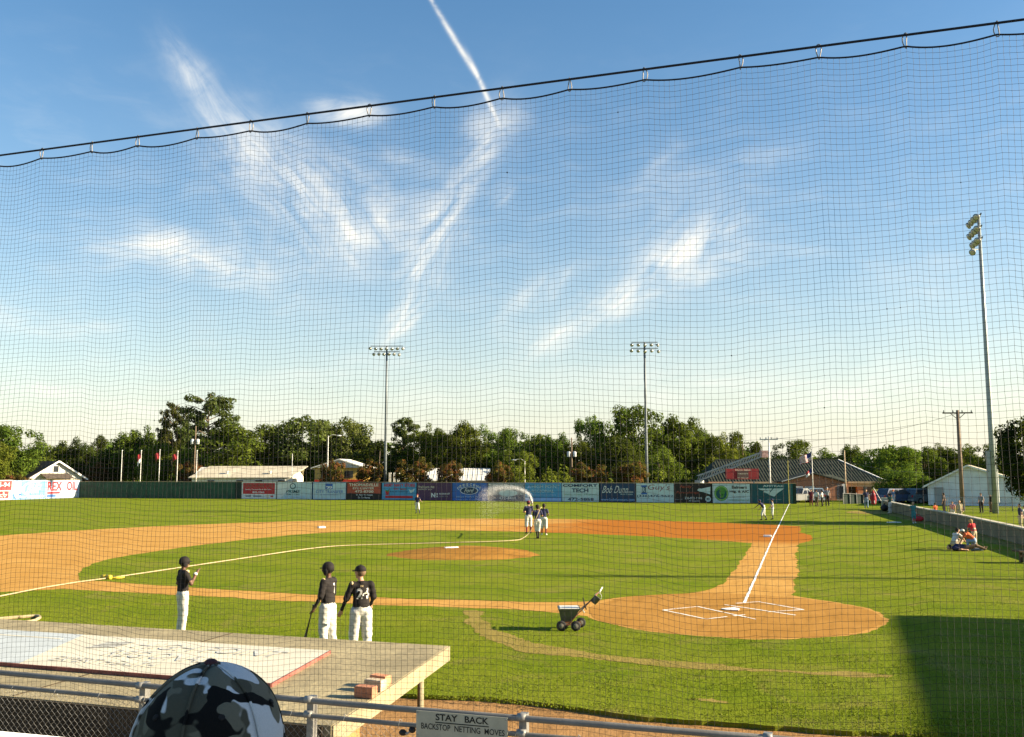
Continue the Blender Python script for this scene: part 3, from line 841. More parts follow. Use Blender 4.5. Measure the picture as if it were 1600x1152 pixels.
# warning sign tied to the rails
SIGNW = mat('sign_face', (.40, .385, .29), .55, .10, 6, .1, fine=.12)
SIGNK = mat('sign_black', (.03, .03, .025), .6, .2, 9)
sg = thing('warning_sign', 'pale rectangular notice with black capitals tied to the pipe railing', 'sign', (XR - .03, .48, 1.85))
sy0, sy1, sz0, sz1 = .806, .154, 1.845, 2.024
XS = XR - .032
MB().box((XS, (sy0 + sy1) / 2, (sz0 + sz1) / 2), (.006, sy0 - sy1, sz1 - sz0)).build('panel', SIGNW, sg, True)
def sign_text(s, l, r, bold):
    """lettering between left (x, top y, bottom y) and right sight lines on the plate"""
    a, fs = text_mesh(s, bold)
    xs = XS - .0045
    c = [XP(l[0], l[2], xs), XP(r[0], r[2], xs), XP(r[0], r[1], xs), XP(l[0], l[1], xs)]
    vs = [c[0] * (1 - x) * (1 - y) + c[1] * x * (1 - y) + c[2] * x * y + c[3] * (1 - x) * y for x, y, _ in a]
    MB().add(vs, fs).build('lettering', SIGNK, sg, True)
row = lambda x, t0: (x, t0 + (x - 680) * .086, t0 + (x - 680) * .086 + 10.6)
sign_text('STAY', row(680.5, 1115), row(715, 1115), .028); sign_text('BACK', row(726, 1115), row(763.5, 1115), .028)
row = lambda x, t0: (x, t0 + (x - 658) * .094, t0 + (x - 658) * .094 + 9.6)
sign_text('BACKSTOP', row(658, 1129), row(703.5, 1129), .016); sign_text('NETTING', row(710, 1129), row(750.5, 1129), .016); sign_text('MOVES', row(757, 1129), row(788.5, 1129), .016)
MB().poly([XP(680, 1129.6, XS - .0045), XP(764, 1136.9, XS - .0045), XP(764, 1135.2, XS - .0045), XP(680, 1127.9, XS - .0045)]).build('underline', SIGNK, sg, True)
for yy, zz in ((sy0 - .012, sz1 - .012), (sy1 + .012, sz1 - .012), (sy0 - .012, sz0 + .02), (sy1 + .012, sz0 + .02)):
    MB().lathe([(.006, 0), (.006, .003), (.002, .005)], 8, (XS - .003, yy, zz), 0, Matrix.Rotation(R(-90), 3, 'Y')).build('tie_bolt', STEEL, sg, True)
# dark latch pieces hung on the chain-link under the notice
lt = thing('fence_latch', 'small dark metal latch on the chain-link beside the notice', 'latch', (XR - .01, .86, 1.8))
MB().ball((XR - .01, .845, 1.886), (.022, .026, .022)).build('knob', PK, lt, True, True)
MB().ball((XR - .01, .915, 1.862), (.02, .03, .022)).build('knob', PK, lt, True, True)
MB().tube([(XR - .01, .845, 1.886), (XR - .015, .88, 1.86), (XR - .01, .915, 1.862)], .008, 6).build('link_bar', STEEL, lt, True)
# handrail of the near aisle, sunlit
hr = thing('aisle_handrail', 'bright white painted handrail crossing the bottom corner', 'handrail', (*G(40, 1145, 2.9).xy, 2.0))
WPIPE = mat('white_gloss_pipe', (.80, .79, .75), .35, .05, 4, spec=.5)
ha, hb = CAM + 4.7 * ray(-260, 1124), CAM + 4.7 * ray(200, 1168)
MB().tube([ha, hb], .019, 14).build('rail', WPIPE, hr, True, True)
for f_ in (.06, .95):
    q = Vector(ha).lerp(Vector(hb), f_)
    MB().tube([q, (q.x, q.y, 1.3)], .025, 10).build('post', WPIPE, hr, True, True)

# ------------------------------------------------------------------ backstop net hanging from its cable
XN, ZC = -18.16, 6.69
CORD = mat('net_cord', (.020, .019, .020), .7, .2, 20)
CABLE = mat('net_cable', (.014, .016, .024), .6, .2, 8)
net = thing('backstop_net', 'dark square mesh net hung from a cable across the view', 'net', (XN, 1, .4))
clips = [5.068, 4.485, 3.967, 3.324, 2.769, 2.21, 1.621, 1.035, .447, -.114, -.704, -1.419, -1.97, -2.549, -3.131, -3.75, -4.3, -4.95, -5.6]
clips = [9.2, 8.6, 8.05, 7.42, 6.85, 6.28, 5.66] + clips
cab_z = lambda y: ZC - .004 * y * 0 + .008 * math.cos(y * .25)
MB().tube([(XN, y, cab_z(y)) for y in np.linspace(12, -9, 40)], .0095, 8).build('top_cable', CABLE, net, True, True)
def scallop(y):
    for a, b in zip(clips[:-1], clips[1:]):
        if b <= y <= a:
            t = (a - y) / (a - b)
            return 4 * t * (1 - t) * (1.25 - .5 * t) * (.012 + .036 * abs(math.sin(a * 7.3 + 1)) * abs(math.cos(a * 2.1)) + .35 * (a - b - .56) * .3), t
    return 0.0, 0.0
ropez = lambda y: cab_z(y) - .082 - scallop(y)[0]
MB().tube([(XN, y, ropez(y)) for y in np.arange(clips[0], clips[-1], -.03)], .0068, 6).build('border_rope', CABLE, net, True, True)
BRASS = mat('clip_metal', (.22, .20, .17), .5, .1, metal=.4)
for i, y in enumerate(clips):
    z0, z1 = cab_z(y) + .016, ropez(y) - .016
    m = MB()
    k_ = .014 + .004 * math.sin(i * 3)
    m.tube([(XN, y + k_ * math.cos(a) + .006 * math.sin(a * 2 + i), (z0 + z1) / 2 + (z0 - z1) / 2 * math.sin(a)) for a in np.linspace(0, 2 * math.pi, 17)], .0042, 5, caps=False)
    m.build('snap_clip', BRASS, net, True, True)
def net_strands():
    rng = np.random.default_rng(11)
    cell = .0437
    ys = np.arange(clips[0], clips[-1], -cell)
    nr = 136
    sc = np.array([scallop(y)[0] for y in ys])
    tt = np.arange(nr) * cell
    Y, T = np.meshgrid(ys, tt, indexing='ij')
    fade = .45 + .55 * np.exp(-T / 2.0)
    top = np.array([cab_z(y) for y in ys]) - .082
    Z = top[:, None] - sc[:, None] * fade - T * (1 - .012 * np.sin(Y * 1.7)) + .010 * np.sin(Y * 2.3 + T * .6) * np.minimum(T, 2.5) + .004 * np.sin(Y * 9 + T * 2)
    Yd = Y + .012 * np.sin(T * 1.3 + Y * 2.0) * np.minimum(T, 2) * .6 + rng.normal(0, .0011, Y.shape) + .010 * np.sin(Y * 11.0)
    Z = Z + rng.normal(0, .0010, Y.shape)
    X = XN + .05 * np.sin(Y * 1.9 + .5) * np.minimum(T * .6, 1) + .035 * np.sin(Y * 5.1 + T * .8) * np.minimum(T * .5, 1)
    P = np.stack([X, Yd, Z], -1)
    r = .00115
    def strands(P, axis):
        a, b = P.shape[:2]
        d = np.gradient(P, axis=1)
        d /= np.linalg.norm(d, axis=-1, keepdims=True)
        q = np.cross(d, np.array([1.0, 0, 0])); q /= np.linalg.norm(q, axis=-1, keepdims=True)
        w = np.cross(d, q)
        ring = [P + r * (q * math.cos(t) + w * math.sin(t)) for t in (0, 2.094, 4.189)]
        V = np.stack(ring, 2).reshape(-1, 3)
        i, j = np.meshgrid(np.arange(a), np.arange(b - 1), indexing='ij')
        base = (i * b + j) * 3
        F = []
        for t in range(3):
            u = (t + 1) % 3
            F.append(np.stack([base + t, base + u, base + 3 + u, base + 3 + t], -1).reshape(-1, 4))
        return V, np.concatenate(F)
    V1, F1 = strands(P, 1)
    V2, F2 = strands(P.transpose(1, 0, 2), 1)
    V = np.concatenate([V1, V2]); F = np.concatenate([F1, F2 + len(V1)])
    me = bpy.data.meshes.new('net_cords')
    me.vertices.add(len(V)); me.vertices.foreach_set('co', V.ravel())
    me.loops.add(F.size); me.loops.foreach_set('vertex_index', F.ravel())
    me.polygons.add(len(F)); me.polygons.foreach_set('loop_start', np.arange(0, F.size, 4)); me.polygons.foreach_set('loop_total', np.full(len(F), 4))
    me.update(calc_edges=True)
    me.materials.append(CORD)
    o = link(bpy.data.objects.new('net_cords', me), net, True)
    o['kind'] = 'stuff'
    # knots and snagged bits
    mb = MB()
    for _ in range(26):
        i, j = rng.integers(60, len(ys) - 60), rng.integers(4, nr - 40)
        p = P[i, j]
        mb.ball(p, (.003, .004 * rng.random() + .003, .006 * rng.random() + .003), 6)
    mb.build('snagged_debris', CORD, net, True)
net_strands()

# ------------------------------------------------------------------ covered stand out to the side; its shadow lies on the lawn
GST = mat('stand_cladding', (.30, .31, .33), .7, .1, 1)
gs = thing('covered_stand', 'tall covered stand behind home plate casting the broad shadow', 'grandstand', (-8, -24, 0))
hx = 7.0
cx, cy = .45 + hx / math.tan(R(SUN_EL)) * .22, -3.65 - hx / math.tan(R(SUN_EL)) * .975
MB().slab([(cx, cy), (cx - 13, cy + .55), (cx - 26, cy + 1.1), (cx - 26, cy - 16), (cx + .4, cy - 16)], hx - .4, hx).build('roof', GST, gs, True)
MB().box((cx - 13, cy - 15, hx / 2 - .2), (26, .3, hx - .4)).build('rear_wall', GST, gs, True)
for i in range(6):
    MB().box((cx - 13, cy - 4 - i * 1.7, .3 + i * .45), (25, 1.68, .6 + i * .9)).build('seat_tier', TIER, gs, True)
for i in range(6):
    MB().box((cx - .6 - i * 4.9, cy - .5, hx / 2 - .2), (.25, .25, hx - .4)).build('column', GST, gs, True)
MB().box((-23.5, cy - 6, 7), (14, 8, 14.2)).build('shade_block', GST, gs, True)  # unseen tall block, added so its shadow covers the spectator in the cap

# ------------------------------------------------------------------ trees
def leaf_material(name, dark, light, accent=None, acc_amt=0.0):
    m = bpy.data.materials.new(name); m.use_nodes = True
    nt = m.node_tree; k = NT(nt)
    nt.nodes.clear()
    out = k.new('ShaderNodeOutputMaterial')
    geo = k.new('ShaderNodeNewGeometry'); oi = k.new('ShaderNodeObjectInfo')
    pos = geo.outputs['Position']
    f = k.smooth(k.noise(pos, .9, 3, .6), .32, .68)
    c = k.mix(f, (*dark, 1), (*light, 1))
    hs = k.new('ShaderNodeHueSaturation')
    k.put(hs.inputs['Color'], c)
    k.put(hs.inputs['Hue'], k.m('MULTIPLY_ADD', oi.outputs['Random'], .045, .478))
    k.put(hs.inputs['Value'], k.m('MULTIPLY_ADD', geo.outputs['Random Per Island'], .7, k.m('MULTIPLY_ADD', oi.outputs['Random'], .35, .5)))
    c = hs.outputs[0]
    if accent:
        c = k.mix(k.m('MULTIPLY', k.smooth(k.noise(pos, 1.3, 3, .6), .45, .62), acc_amt), c, (*accent, 1))
    d = k.new('ShaderNodeBsdfDiffuse'); t = k.new('ShaderNodeBsdfTranslucent')
    k.put(d.inputs[0], c); k.put(t.inputs[0], k.mix(.5, c, (.16, .20, .02, 1)))
    ms = k.new('ShaderNodeMixShader'); ms.inputs[0].default_value = .34
    nt.links.new(d.outputs[0], ms.inputs[1]); nt.links.new(t.outputs[0], ms.inputs[2]); nt.links.new(ms.outputs[0], out.inputs[0])
    return m
LEAF = {'oak': leaf_material('oak_leaf', (.048, .076, .012), (.100, .132, .020)),
        'light': leaf_material('light_leaf', (.080, .122, .016), (.145, .185, .028)),
        'pine': leaf_material('pine_needle', (.040, .054, .014), (.080, .092, .026)),
        'dark': leaf_material('dark_leaf', (.028, .044, .010), (.056, .076, .016)),
        'shade': leaf_material('painted_shade_leaf', (.012, .020, .006), (.026, .036, .009)),  # shade is put into the leaf colour of the big edge tree
        'bloom': leaf_material('magnolia_leaf', (.050, .076, .015), (.092, .120, .022), (.24, .24, .11), .30),
        'myrtle': leaf_material('myrtle_leaf', (.055, .058, .014), (.100, .085, .024), (.190, .060, .028), .8)}
BARK = mat('bark', (.10, .075, .05), .95, .3, 4, .6, 20)

def leaf_cloud(centers, radii, n, size, rng, flat=.8, up=.25):
    """leaf-sized diamonds gathered on the outside of many small clumps"""
    centers = np.array(centers); radii = np.array(radii)
    pr = radii ** 2; pr = pr / pr.sum()
    ci = rng.choice(len(centers), n, p=pr)
    d = rng.normal(size=(n, 3)); d /= np.linalg.norm(d, axis=1, keepdims=True)
    rad = radii[ci][:, None] * (.55 + .5 * rng.random((n, 1)) ** .6)
    off = d * rad; off[:, 2] *= flat
    p = centers[ci] + off
    nrm = d * 1.5 + rng.normal(size=(n, 3)) * .5 + np.array([0, 0, up + .15]); nrm /= np.linalg.norm(nrm, axis=1, keepdims=True)
    a = np.cross(nrm, rng.normal(size=(n, 3))); a /= np.linalg.norm(a, axis=1, keepdims=True)
    b = np.cross(nrm, a)
    s = size * (.55 + .9 * rng.random((n, 1)))
    return np.stack([p - a * s, p - b * s * .55, p + a * s, p + b * s * .55], 1).reshape(-1, 3)
def leaf_mesh(name, V, m):
    n = len(V) // 4
    me = bpy.data.meshes.new(name)
    me.vertices.add(4 * n); me.vertices.foreach_set('co', V.ravel())
    me.loops.add(4 * n); me.loops.foreach_set('vertex_index', np.arange(4 * n))
    me.polygons.add(n); me.polygons.foreach_set('loop_start', np.arange(0, 4 * n, 4)); me.polygons.foreach_set('loop_total', np.full(n, 4))
    me.update(calc_edges=True)
    me.materials.append(m)
    return me

PROTO = {}
def tree_proto(kind, seed):
    """unit tree: height 1, crown about 1 wide; scaled when placed"""
    key = (kind, seed)
    if key in PROTO: return PROTO[key]
    rng = np.random.default_rng(seed * 17 + len(kind))
    mb = MB()
    cen, rad = [], []
    if kind == 'pine':
        mb.tube([(0, 0, 0), (.015, .01, .4), (-.01, 0, .75), (0, 0, .97)], [.022, .018, .011, .004], 7)
        for i in range(30):
            z = .46 + .5 * i / 29
            L = (.30 * (1 - ((z - .70) / .34) ** 2) + .10) * (.55 + .6 * rng.random())
            a = i * 2.4 + rng.random()
            e = np.array([math.cos(a) * L, math.sin(a) * L, z + .05])
            mb.tube([(0, 0, z - .03), tuple(e * np.array([.6, .6, 1]) - np.array([0, 0, .02])), tuple(e)], [.007, .005, .002], 4, caps=False)
            for q in (1.0, .72, .5):
                cen.append(e * np.array([q, q, 1]) + rng.normal(0, .02, 3)); rad.append(.045 + .035 * rng.random())
        n, sz, flat = 6500, .016, .55
    else:
        low = {'oak': .10, 'light': .06, 'dark': .05, 'shade': .16, 'bloom': .06, 'myrtle': .22}[kind]
        nl = {'myrtle': 5}.get(kind, 1)
        for s in range(nl):
            a = s * 1.4; lean = .10 if nl > 1 else 0
            mb.tube([(lean * .3 * math.cos(a), lean * .3 * math.sin(a), 0), (lean * math.cos(a), lean * math.sin(a), .3), (lean * 1.6 * math.cos(a), lean * 1.6 * math.sin(a), .55)], [.03 / nl ** .5, .024 / nl ** .5, .012 / nl ** .5], 7)
        K = {'myrtle': 60}.get(kind, 120)
        ph = rng.random(6) * 6.28
        cz, rz_ = (.62, .36) if kind == 'myrtle' else (.55 + low * .4, .44 - low * .3)
        for i in range(K):
            d = rng.normal(size=3); d /= np.linalg.norm(d)
            az_ = math.atan2(d[1], d[0])
            lump = 1 + .16 * math.sin(2 * az_ + ph[0] + 2 * d[2]) + .13 * math.sin(3 * az_ + ph[1] - 3 * d[2]) + .12 * math.sin(5 * d[2] + ph[2] + az_)
            q = (.35 + .65 * rng.random() ** .45) * min(lump, 1.22)
            c = np.array([.40 * d[0] * q, .40 * d[1] * q, cz + rz_ * d[2] * q])
            c[2] = max(low + .06, c[2])
            cen.append(c); rad.append((.060 + .070 * rng.random()) * (1.15 if c[2] < .6 else .9))
            if i % 6 == 0:
                mb.tube([(0, 0, .22 + .2 * rng.random()), tuple(c * np.array([.5, .5, .8])), tuple(c)], [.011, .006, .002], 4, caps=False)
        n, sz, flat = {'myrtle': 6000}.get(kind, 17000), {'myrtle': .024}.get(kind, .0160), .85
    C_ = np.array(cen); keep = [(np.linalg.norm(C_ - c, axis=1) < .19).sum() > (2 if kind == 'myrtle' else 4) for c in C_]
    cen = [c for c, k_ in zip(cen, keep) if k_]; rad = [r_ for r_, k_ in zip(rad, keep) if k_]
    V = leaf_cloud(cen, rad, n, sz, rng, flat)
    V[:, 2] = np.maximum(V[:, 2], .02)
    V[:, 2] *= 1.0 / np.percentile(V[:, 2], 99.6)
    V[:, :2] *= .5 / np.percentile(np.hypot(V[:, 0], V[:, 1]), 98)
    tm = mb.mesh('trunk'); tm.materials.append(BARK)
    PROTO[key] = (tm, leaf_mesh('crown', V, LEAF[kind]))
    return PROTO[key]

def wall_depth(px):
    A_, e_, _, _ = wall_frame('rf')
    p_ = A_ + e_ * seg_s(px, 'rf')
    return (np.array(p_) - CAM[:2]) @ FH
def tree(px, top, wpx, D, kind, label, seed=1, group='trees beyond the outfield wall', base=-.1, name=None):
    lat, zt = FZ(px, top, D)
    H = zt - base
    wid = wpx * D / FPX * 1.16
    p = LD(lat, D, base)
    nm = name or {'pine': 'pine_tree', 'myrtle': 'crape_myrtle'}.get(kind, 'tree')
    t = thing(nm, label, 'tree', p, random.uniform(0, 6.28), group)
    tm, cm = tree_proto(kind, seed)
    for n_, me in (('trunk', tm), ('crown', cm)):
        o = link(bpy.data.objects.new(n_, me), t)
        o.scale = (wid, wid, H)
    return t

T = [
 (18, 667, 88, 136, 'oak', 'tall leafy tree at the photo edge above the red and white board', 1),
 (-25, 690, 80, 128, 'light', 'light green tree rising from the photo edge', 2),
 (70, 690, 46, 156, 'light', 'slim pale green tree behind the white gabled house ridge', 3),
 (104, 692, 52, 158, 'oak', 'rounded green tree just past the white house gable', 2),
 (138, 686, 46, 158, 'dark', 'dark narrow tree over the start of the blank green wall', 1),
 (152, 682, 38, 162, 'dark', 'dark pointed tree between the white house and the first flagpole', 2),
 (178, 702, 60, 155, 'dark', 'low dark tree just before the first bare flagpole', 3),
 (212, 671, 66, 152, 'oak', 'bushy olive tree above the second flagpole', 3),
 (245, 694, 52, 142, 'light', 'bright green tree between the two red flags', 1),
 (256, 668, 30, 150, 'light', 'thin pale tree short of the tall pine', 2),
 (272, 630, 40, 146, 'pine', 'ragged narrow pine leaning beside the tallest pine', 2),
 (297, 648, 44, 148, 'dark', 'dark tree filling in below the tall pine', 1),
 (328, 616, 84, 140, 'pine', 'tallest spreading pine standing above the grey roofed building', 1),
 (290, 700, 34, 140, 'light', 'bright slender young tree beside the pole with grey transformers', 3),
 (372, 664, 120, 138, 'oak', 'broad dark green tree mass over the long grey roof', 2),
 (342, 680, 70, 137, 'oak', 'rounded tree in front of the tallest pine', 1),
 (415, 698, 46, 150, 'oak', 'low tree at the gap of sky past the grey roof', 3),
 (478, 654, 118, 143, 'bloom', 'huge dark rounded tree with pale blossoms by the sky gap', 1),
 (548, 658, 100, 142, 'bloom', 'wide dark tree above the yellow and red building', 2),
 (497, 694, 44, 142, 'light', 'bright leafy tree in front of the huge rounded dark tree', 1),
 (586, 690, 60, 136, 'dark', 'dark tree directly behind the first thin light tower', 2),
 (632, 653, 44, 140, 'pine', 'small clustered pine top just past the first light tower', 3),
 (652, 676, 70, 139, 'oak', 'olive tree beneath the small pine top', 1),
 (682, 668, 52, 136, 'oak', 'rounded tree above the plain purple board', 3),
 (725, 663, 70, 134, 'oak', 'broad leafy tree above the royal blue board', 2),
 (704, 692, 74, 136, 'light', 'bright bushy tree over the long white roof', 2),
 (762, 669, 60, 138, 'light', 'pale leafy tree above the grey blue board', 3),
 (800, 671, 56, 130, 'oak', 'uneven tree with loose top beside the water spray', 1),
 (844, 682, 52, 132, 'light', 'light green tree above the mid blue board', 1),
 (806, 706, 60, 114, 'light', 'low bright tree by the thin lamp post', 2),
 (873, 680, 50, 128, 'oak', 'tree just before the pole with twin transformers', 2),
 (930, 654, 60, 136, 'light', 'tall oval pale green tree past the transformer pole', 1),
 (906, 688, 52, 126, 'oak', 'rounded tree behind the transformer pole', 3),
 (1000, 636, 96, 132, 'oak', 'highest broad tree behind the second light tower', 1),
 (966, 684, 66, 124, 'dark', 'dark lower tree above the navy script board', 3),
 (1058, 653, 78, 134, 'oak', 'big ragged tree past the second light tower', 2),
 (1034, 700, 60, 116, 'light', 'bright tree at the foot of the second light tower', 3),
 (1088, 666, 48, 138, 'oak', 'loose topped tree above the black board', 3),
 (1122, 680, 50, 132, 'light', 'pale tree above the green emblem board', 2),
 (1146, 676, 36, 150, 'oak', 'thin uneven tree beside the far double crossarm pole', 1),
 (1184, 694, 44, 165, 'dark', 'dark low tree over the green roof beside the white pole', 2),
 (1240, 689, 62, 170, 'oak', 'dark rounded tree above the green roof ridge', 1),
 (1292, 703, 60, 175, 'light', 'low pale tree behind the green roof past the flag', 3),
 (1328, 697, 40, 172, 'oak', 'small upright tree at the end of the green roof ridge', 2),
 (1392, 699, 86, 140, 'light', 'wide bright tree past the end of the green roof', 1),
 (1440, 701, 66, 145, 'oak', 'rounded tree between green roof and white shed', 2),
 (1418, 735, 78, 104, 'light', 'low spreading bright tree beyond the parked cars', 2),
 (1470, 697, 50, 150, 'oak', 'tree directly behind the big wooden crossarm pole', 3),
 (1508, 697, 56, 148, 'light', 'leafy tree above the white shed ridge', 3),
 (1548, 694, 60, 140, 'oak', 'tree behind the thick steel light pole', 1),
]
for a in T: tree(*a)
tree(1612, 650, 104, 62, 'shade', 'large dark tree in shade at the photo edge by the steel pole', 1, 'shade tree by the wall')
for i, (px, top, w, lab) in enumerate(((517, 720, 34, 'reddish small tree in front of the yellow wall'), (578, 718, 46, 'wide bronze leaved small tree at the corner of the yellow building'), (648, 716, 56, 'small russet tree between the light tower and the long white roof'),
        (701, 722, 40, 'small bronze tree in the middle of the long white roof'), (779, 722, 44, 'orange tinted small tree at the end of the white roof'), (918, 724, 60, 'brown tinted small tree beside the transformer pole foot'), (985, 722, 54, 'small tree with deep red blossom before the second light tower'),
        (12, 738, 44, 'brownish small tree above the red and white board'), (154, 722, 34, 'brown green small tree at the start of the blank green wall'), (293, 722, 36, 'rust coloured small tree beside the grey roof end'), (30, 742, 36, 'olive small tree before the white house roof'))):
    tree(px, top, w, wall_depth(px) + 4 if px > 400 else (131 if px != 154 else 150), 'myrtle', lab, 1 + i % 3, 'small ornamental trees behind the wall')

# the wood behind, one mass
rng = np.random.default_rng(5)
cen, rad = [], []
for px in np.arange(-160, 1800, 9):
    for row in range(3):
        D = 172 + row * 9 + rng.random() * 6
        hgt_px = 697 + 9 * math.sin(px * .021) + 7 * math.sin(px * .057 + 1) + rng.normal(0, 4) + (12 if 1150 < px else 0)
        lat, zt = FZ(px, hgt_px, D)
        for z in np.arange(.6, max(zt - .8, .8), 1.5):
            p = LD(lat + rng.normal(0, .6), D + rng.normal(0, .6), z)
            cen.append(tuple(p)); rad.append(1.0 + .6 * rng.random())
V = leaf_cloud(cen, rad, 60000, .42, rng)
wd = link(bpy.data.objects.new('woods', leaf_mesh('woods', V, LEAF['oak'])))
tag(wd, 'continuous green wood closing the view behind the separate trees', 'woods', kind='stuff')
# brush along the back of the wall
cen, rad = [], []
for px in np.concatenate([np.arange(800, 1130, 5), np.arange(1090, 1165, 4), np.arange(-60, 42, 8)]):
    D = 114 + rng.random() * 5 if px > 700 else 131
    lat, zt = FZ(px, 742 + rng.normal(0, 6), D)
    for z in np.arange(.5, max(zt, .6), .8):
        cen.append(tuple(LD(lat, D + rng.normal(0, .6), z))); rad.append(.55 + .4 * rng.random())
V = leaf_cloud(cen, rad, 12000, .20, rng)
br = link(bpy.data.objects.new('brush', leaf_mesh('brush', V, LEAF['light'])))
tag(br, 'mixed green brush growing along the back of the outfield wall', 'brush', kind='stuff')

# ------------------------------------------------------------------ buildings (facade frame: x right, y away)
BX = [0.0]
def bframe(name, label, D, cat='building', px0=None, turn=0):
    BX[0] = FZ(px0, 745, D)[0] if px0 else 0.0
    return thing(name, label, cat, LD(BX[0], D, -.1), RZ + R(turn))
def fx(px, D): return FZ(px, 745, D)[0] - BX[0]
def fz(py, D, px=800): return FZ(px, py, D)[1] + .1
SIDING = mat('white_siding', (.62, .60, .52), .7, .06, 2); SHING = mat('brown_shingle', (.085, .065, .05), .9, .25, 2, .3)
GLASS = mat('dark_glass', (.03, .035, .04), .1, .1, spec=.6); TRIM = mat('white_trim', (.74, .73, .68), .6, .05)
GREYROOF = mat('grey_tin_roof', (.50, .45, .34), .85, .2, .8, .1, fine=.3, spec=.05); WROOF = mat('white_metal_roof', (.66, .64, .57), .6, .08, .7, spec=.1)
# white gabled house
D = 136
h = bframe('gabled_house', 'white gabled house with brown roof beyond the sunlit boards', D, 'house', 90, 48)
x0, x1, xa = fx(50, D), fx(128, D), fx(89, D)
ze, zr = fz(745, D, 80), fz(722, D, 90)
MB().ext([(x0, 0, 0), (x1, 0, 0), (x1, 0, ze), (xa, 0, zr), (x0, 0, ze)], (0, 10, 0)).build('wall', SIDING, h)
rl = MB()
o_ = .5
def slope(xe, xr, ze, zr, y0, y1, th=.14):
    s_ = (zr - ze) / (xr - xe); ov = -.5 if xr > xe else .5
    a, b = (xe + ov, ze + ov * s_), (xr, zr)
    return [(a[0], y0, a[1] + .02), (b[0], y0, b[1] + .02), (b[0], y0, b[1] + .02 + th), (a[0], y0, a[1] + .02 + th)], (0, y1 - y0, 0)
rf = MB().ext(*slope(x0, xa, ze, zr, -.5, 10.4)).build('roof', SHING, h); MB().ext(*slope(x1, xa, ze, zr, -.5, 10.4)).build('roof', SHING, h)
MB().bar((x0 - .6, -.55, ze - .45), (xa, -.55, zr + .1), .06, .22).build('bargeboard', TRIM, rf); MB().bar((x1 + .6, -.55, ze - .45), (xa, -.55, zr + .1), .06, .22).build('bargeboard', TRIM, rf)
zz = fz(733, D, 87); w_ = MB().box((fx(87, D), -.04, zz), (.9, .06, 1.1)).build('window', TRIM, h); MB().box((fx(87, D), -.08, zz), (.7, .03, .9)).build('pane', GLASS, w_)
MB().ext([(fx(64, D), -2.2, fz(748, D, 70)), (fx(64, D), 0, fz(741, D, 70)), (fx(64, D), 0, fz(740, D, 70)), (fx(64, D), -2.2, fz(747, D, 70))], (fx(106, D) - fx(64, D), 0, 0)).build('porch_roof', SHING, h)
for q in (66, 82, 104): MB().box((fx(q, D), -2.0, .9), (.18, .18, 1.8)).build('porch_post', TRIM, h)
w_ = MB().box((fx(103, D), -.04, fz(750, D, 100)), (1.3, .06, 1.1)).build('window', TRIM, h); MB().box((fx(103, D), -.08, fz(750, D, 100)), (1.1, .03, .95)).build('pane', GLASS, w_)
MB().ext([(x0 - 3.5, 3, 0), (x0 - 3.5, 9, 0), (x0 - 3.5, 9, fz(742, D)), (x0 - 3.5, 6, fz(724, D)), (x0 - 3.5, 3, fz(742, D))], (3.4, 0, 0)).build('side_wing', SHING, h)
# long grey roofed building
D = 126
h = bframe('low_building', 'long low building with grey tin roof behind the blank green wall', D)
x0, x1 = fx(300, D), fx(456, D); ze, zr = fz(746, D, 380), fz(730, D, 380)
MB().ext([(x1, 0, 0), (x1, 7, 0), (x1, 7, ze), (x1, 3.5, zr), (x1, 0, ze)][::-1], (x0 - x1, 0, 0)).build('wall', SIDING, h)
MB().ext([(x0 - .4, -.4, ze - .1), (x0 + 1.2, 3.5, zr + .05), (x0 + 1.2, 3.5, zr + .15), (x0 - .4, -.4, ze)], (x1 - x0 + .2, 0, 0)).build('roof', GREYROOF, h)
MB().ext([(x0, 7.4, ze - .1), (x0 + 1.2, 3.5, zr + .05), (x0 + 1.2, 3.5, zr + .15), (x0, 7.4, ze)], (x1 - x0 - .2, 0, 0)).build('roof', GREYROOF, h)
for q in (352, 420): MB().lathe([(.12, 0), (.12, .5), (.2, .52), (.2, .65)], 8, (fx(q, D), .8, ze + .2)).build('roof_vent', WROOF, h)
for q in (330, 375, 405, 440): 
    w_ = MB().box((fx(q, D), -.04, ze - .8), (1.1, .06, 1.0)).build('window', TRIM, h); MB().box((fx(q, D), -.08, ze - .8), (.95, .03, .85)).build('pane', GLASS, w_)
# yellow and red building
D = 120
h = bframe('shop_building', 'yellow and red building with white gable behind the small bronze trees', D)
YW = mat('yellow_wall', (.62, .40, .10), .7, .08); RW = mat('red_band', (.50, .035, .02), .7, .08)
x0, x1, xa = fx(492, D), fx(568, D), fx(530, D); ze, zr = fz(731, D, 520), fz(719, D, 530)
MB().box(((x0 + x1) / 2, 4, ze / 2), (x1 - x0, 8, ze)).build('wall', YW, h)
MB().box(((x0 + x1) / 2, -.03, fz(749.5, D) / 2), (x1 - x0 + .04, .08, fz(749.5, D))).build('red_band', RW, h)
MB().ext([(x0 - .4, -.3, ze), (x1 + .4, -.3, ze), (xa, -.3, zr)], (0, .3, 0)).build('gable', SIDING, h)
MB().ext(*slope(x0, xa, ze, zr, -.5, 8.4)).build('roof', WROOF, h); MB().ext(*slope(x1, xa, ze, zr, -.5, 8.4)).build('roof', WROOF, h)
MB().box((xa, -.33, (ze + zr) / 2 - .1), (.35, .04, .45)).build('gable_vent', PGREY, h)
for q in (508, 545): MB().box((fx(q, D), -.05, fz(741, D)), (1.1, .06, .9)).build('window', GLASS, h)
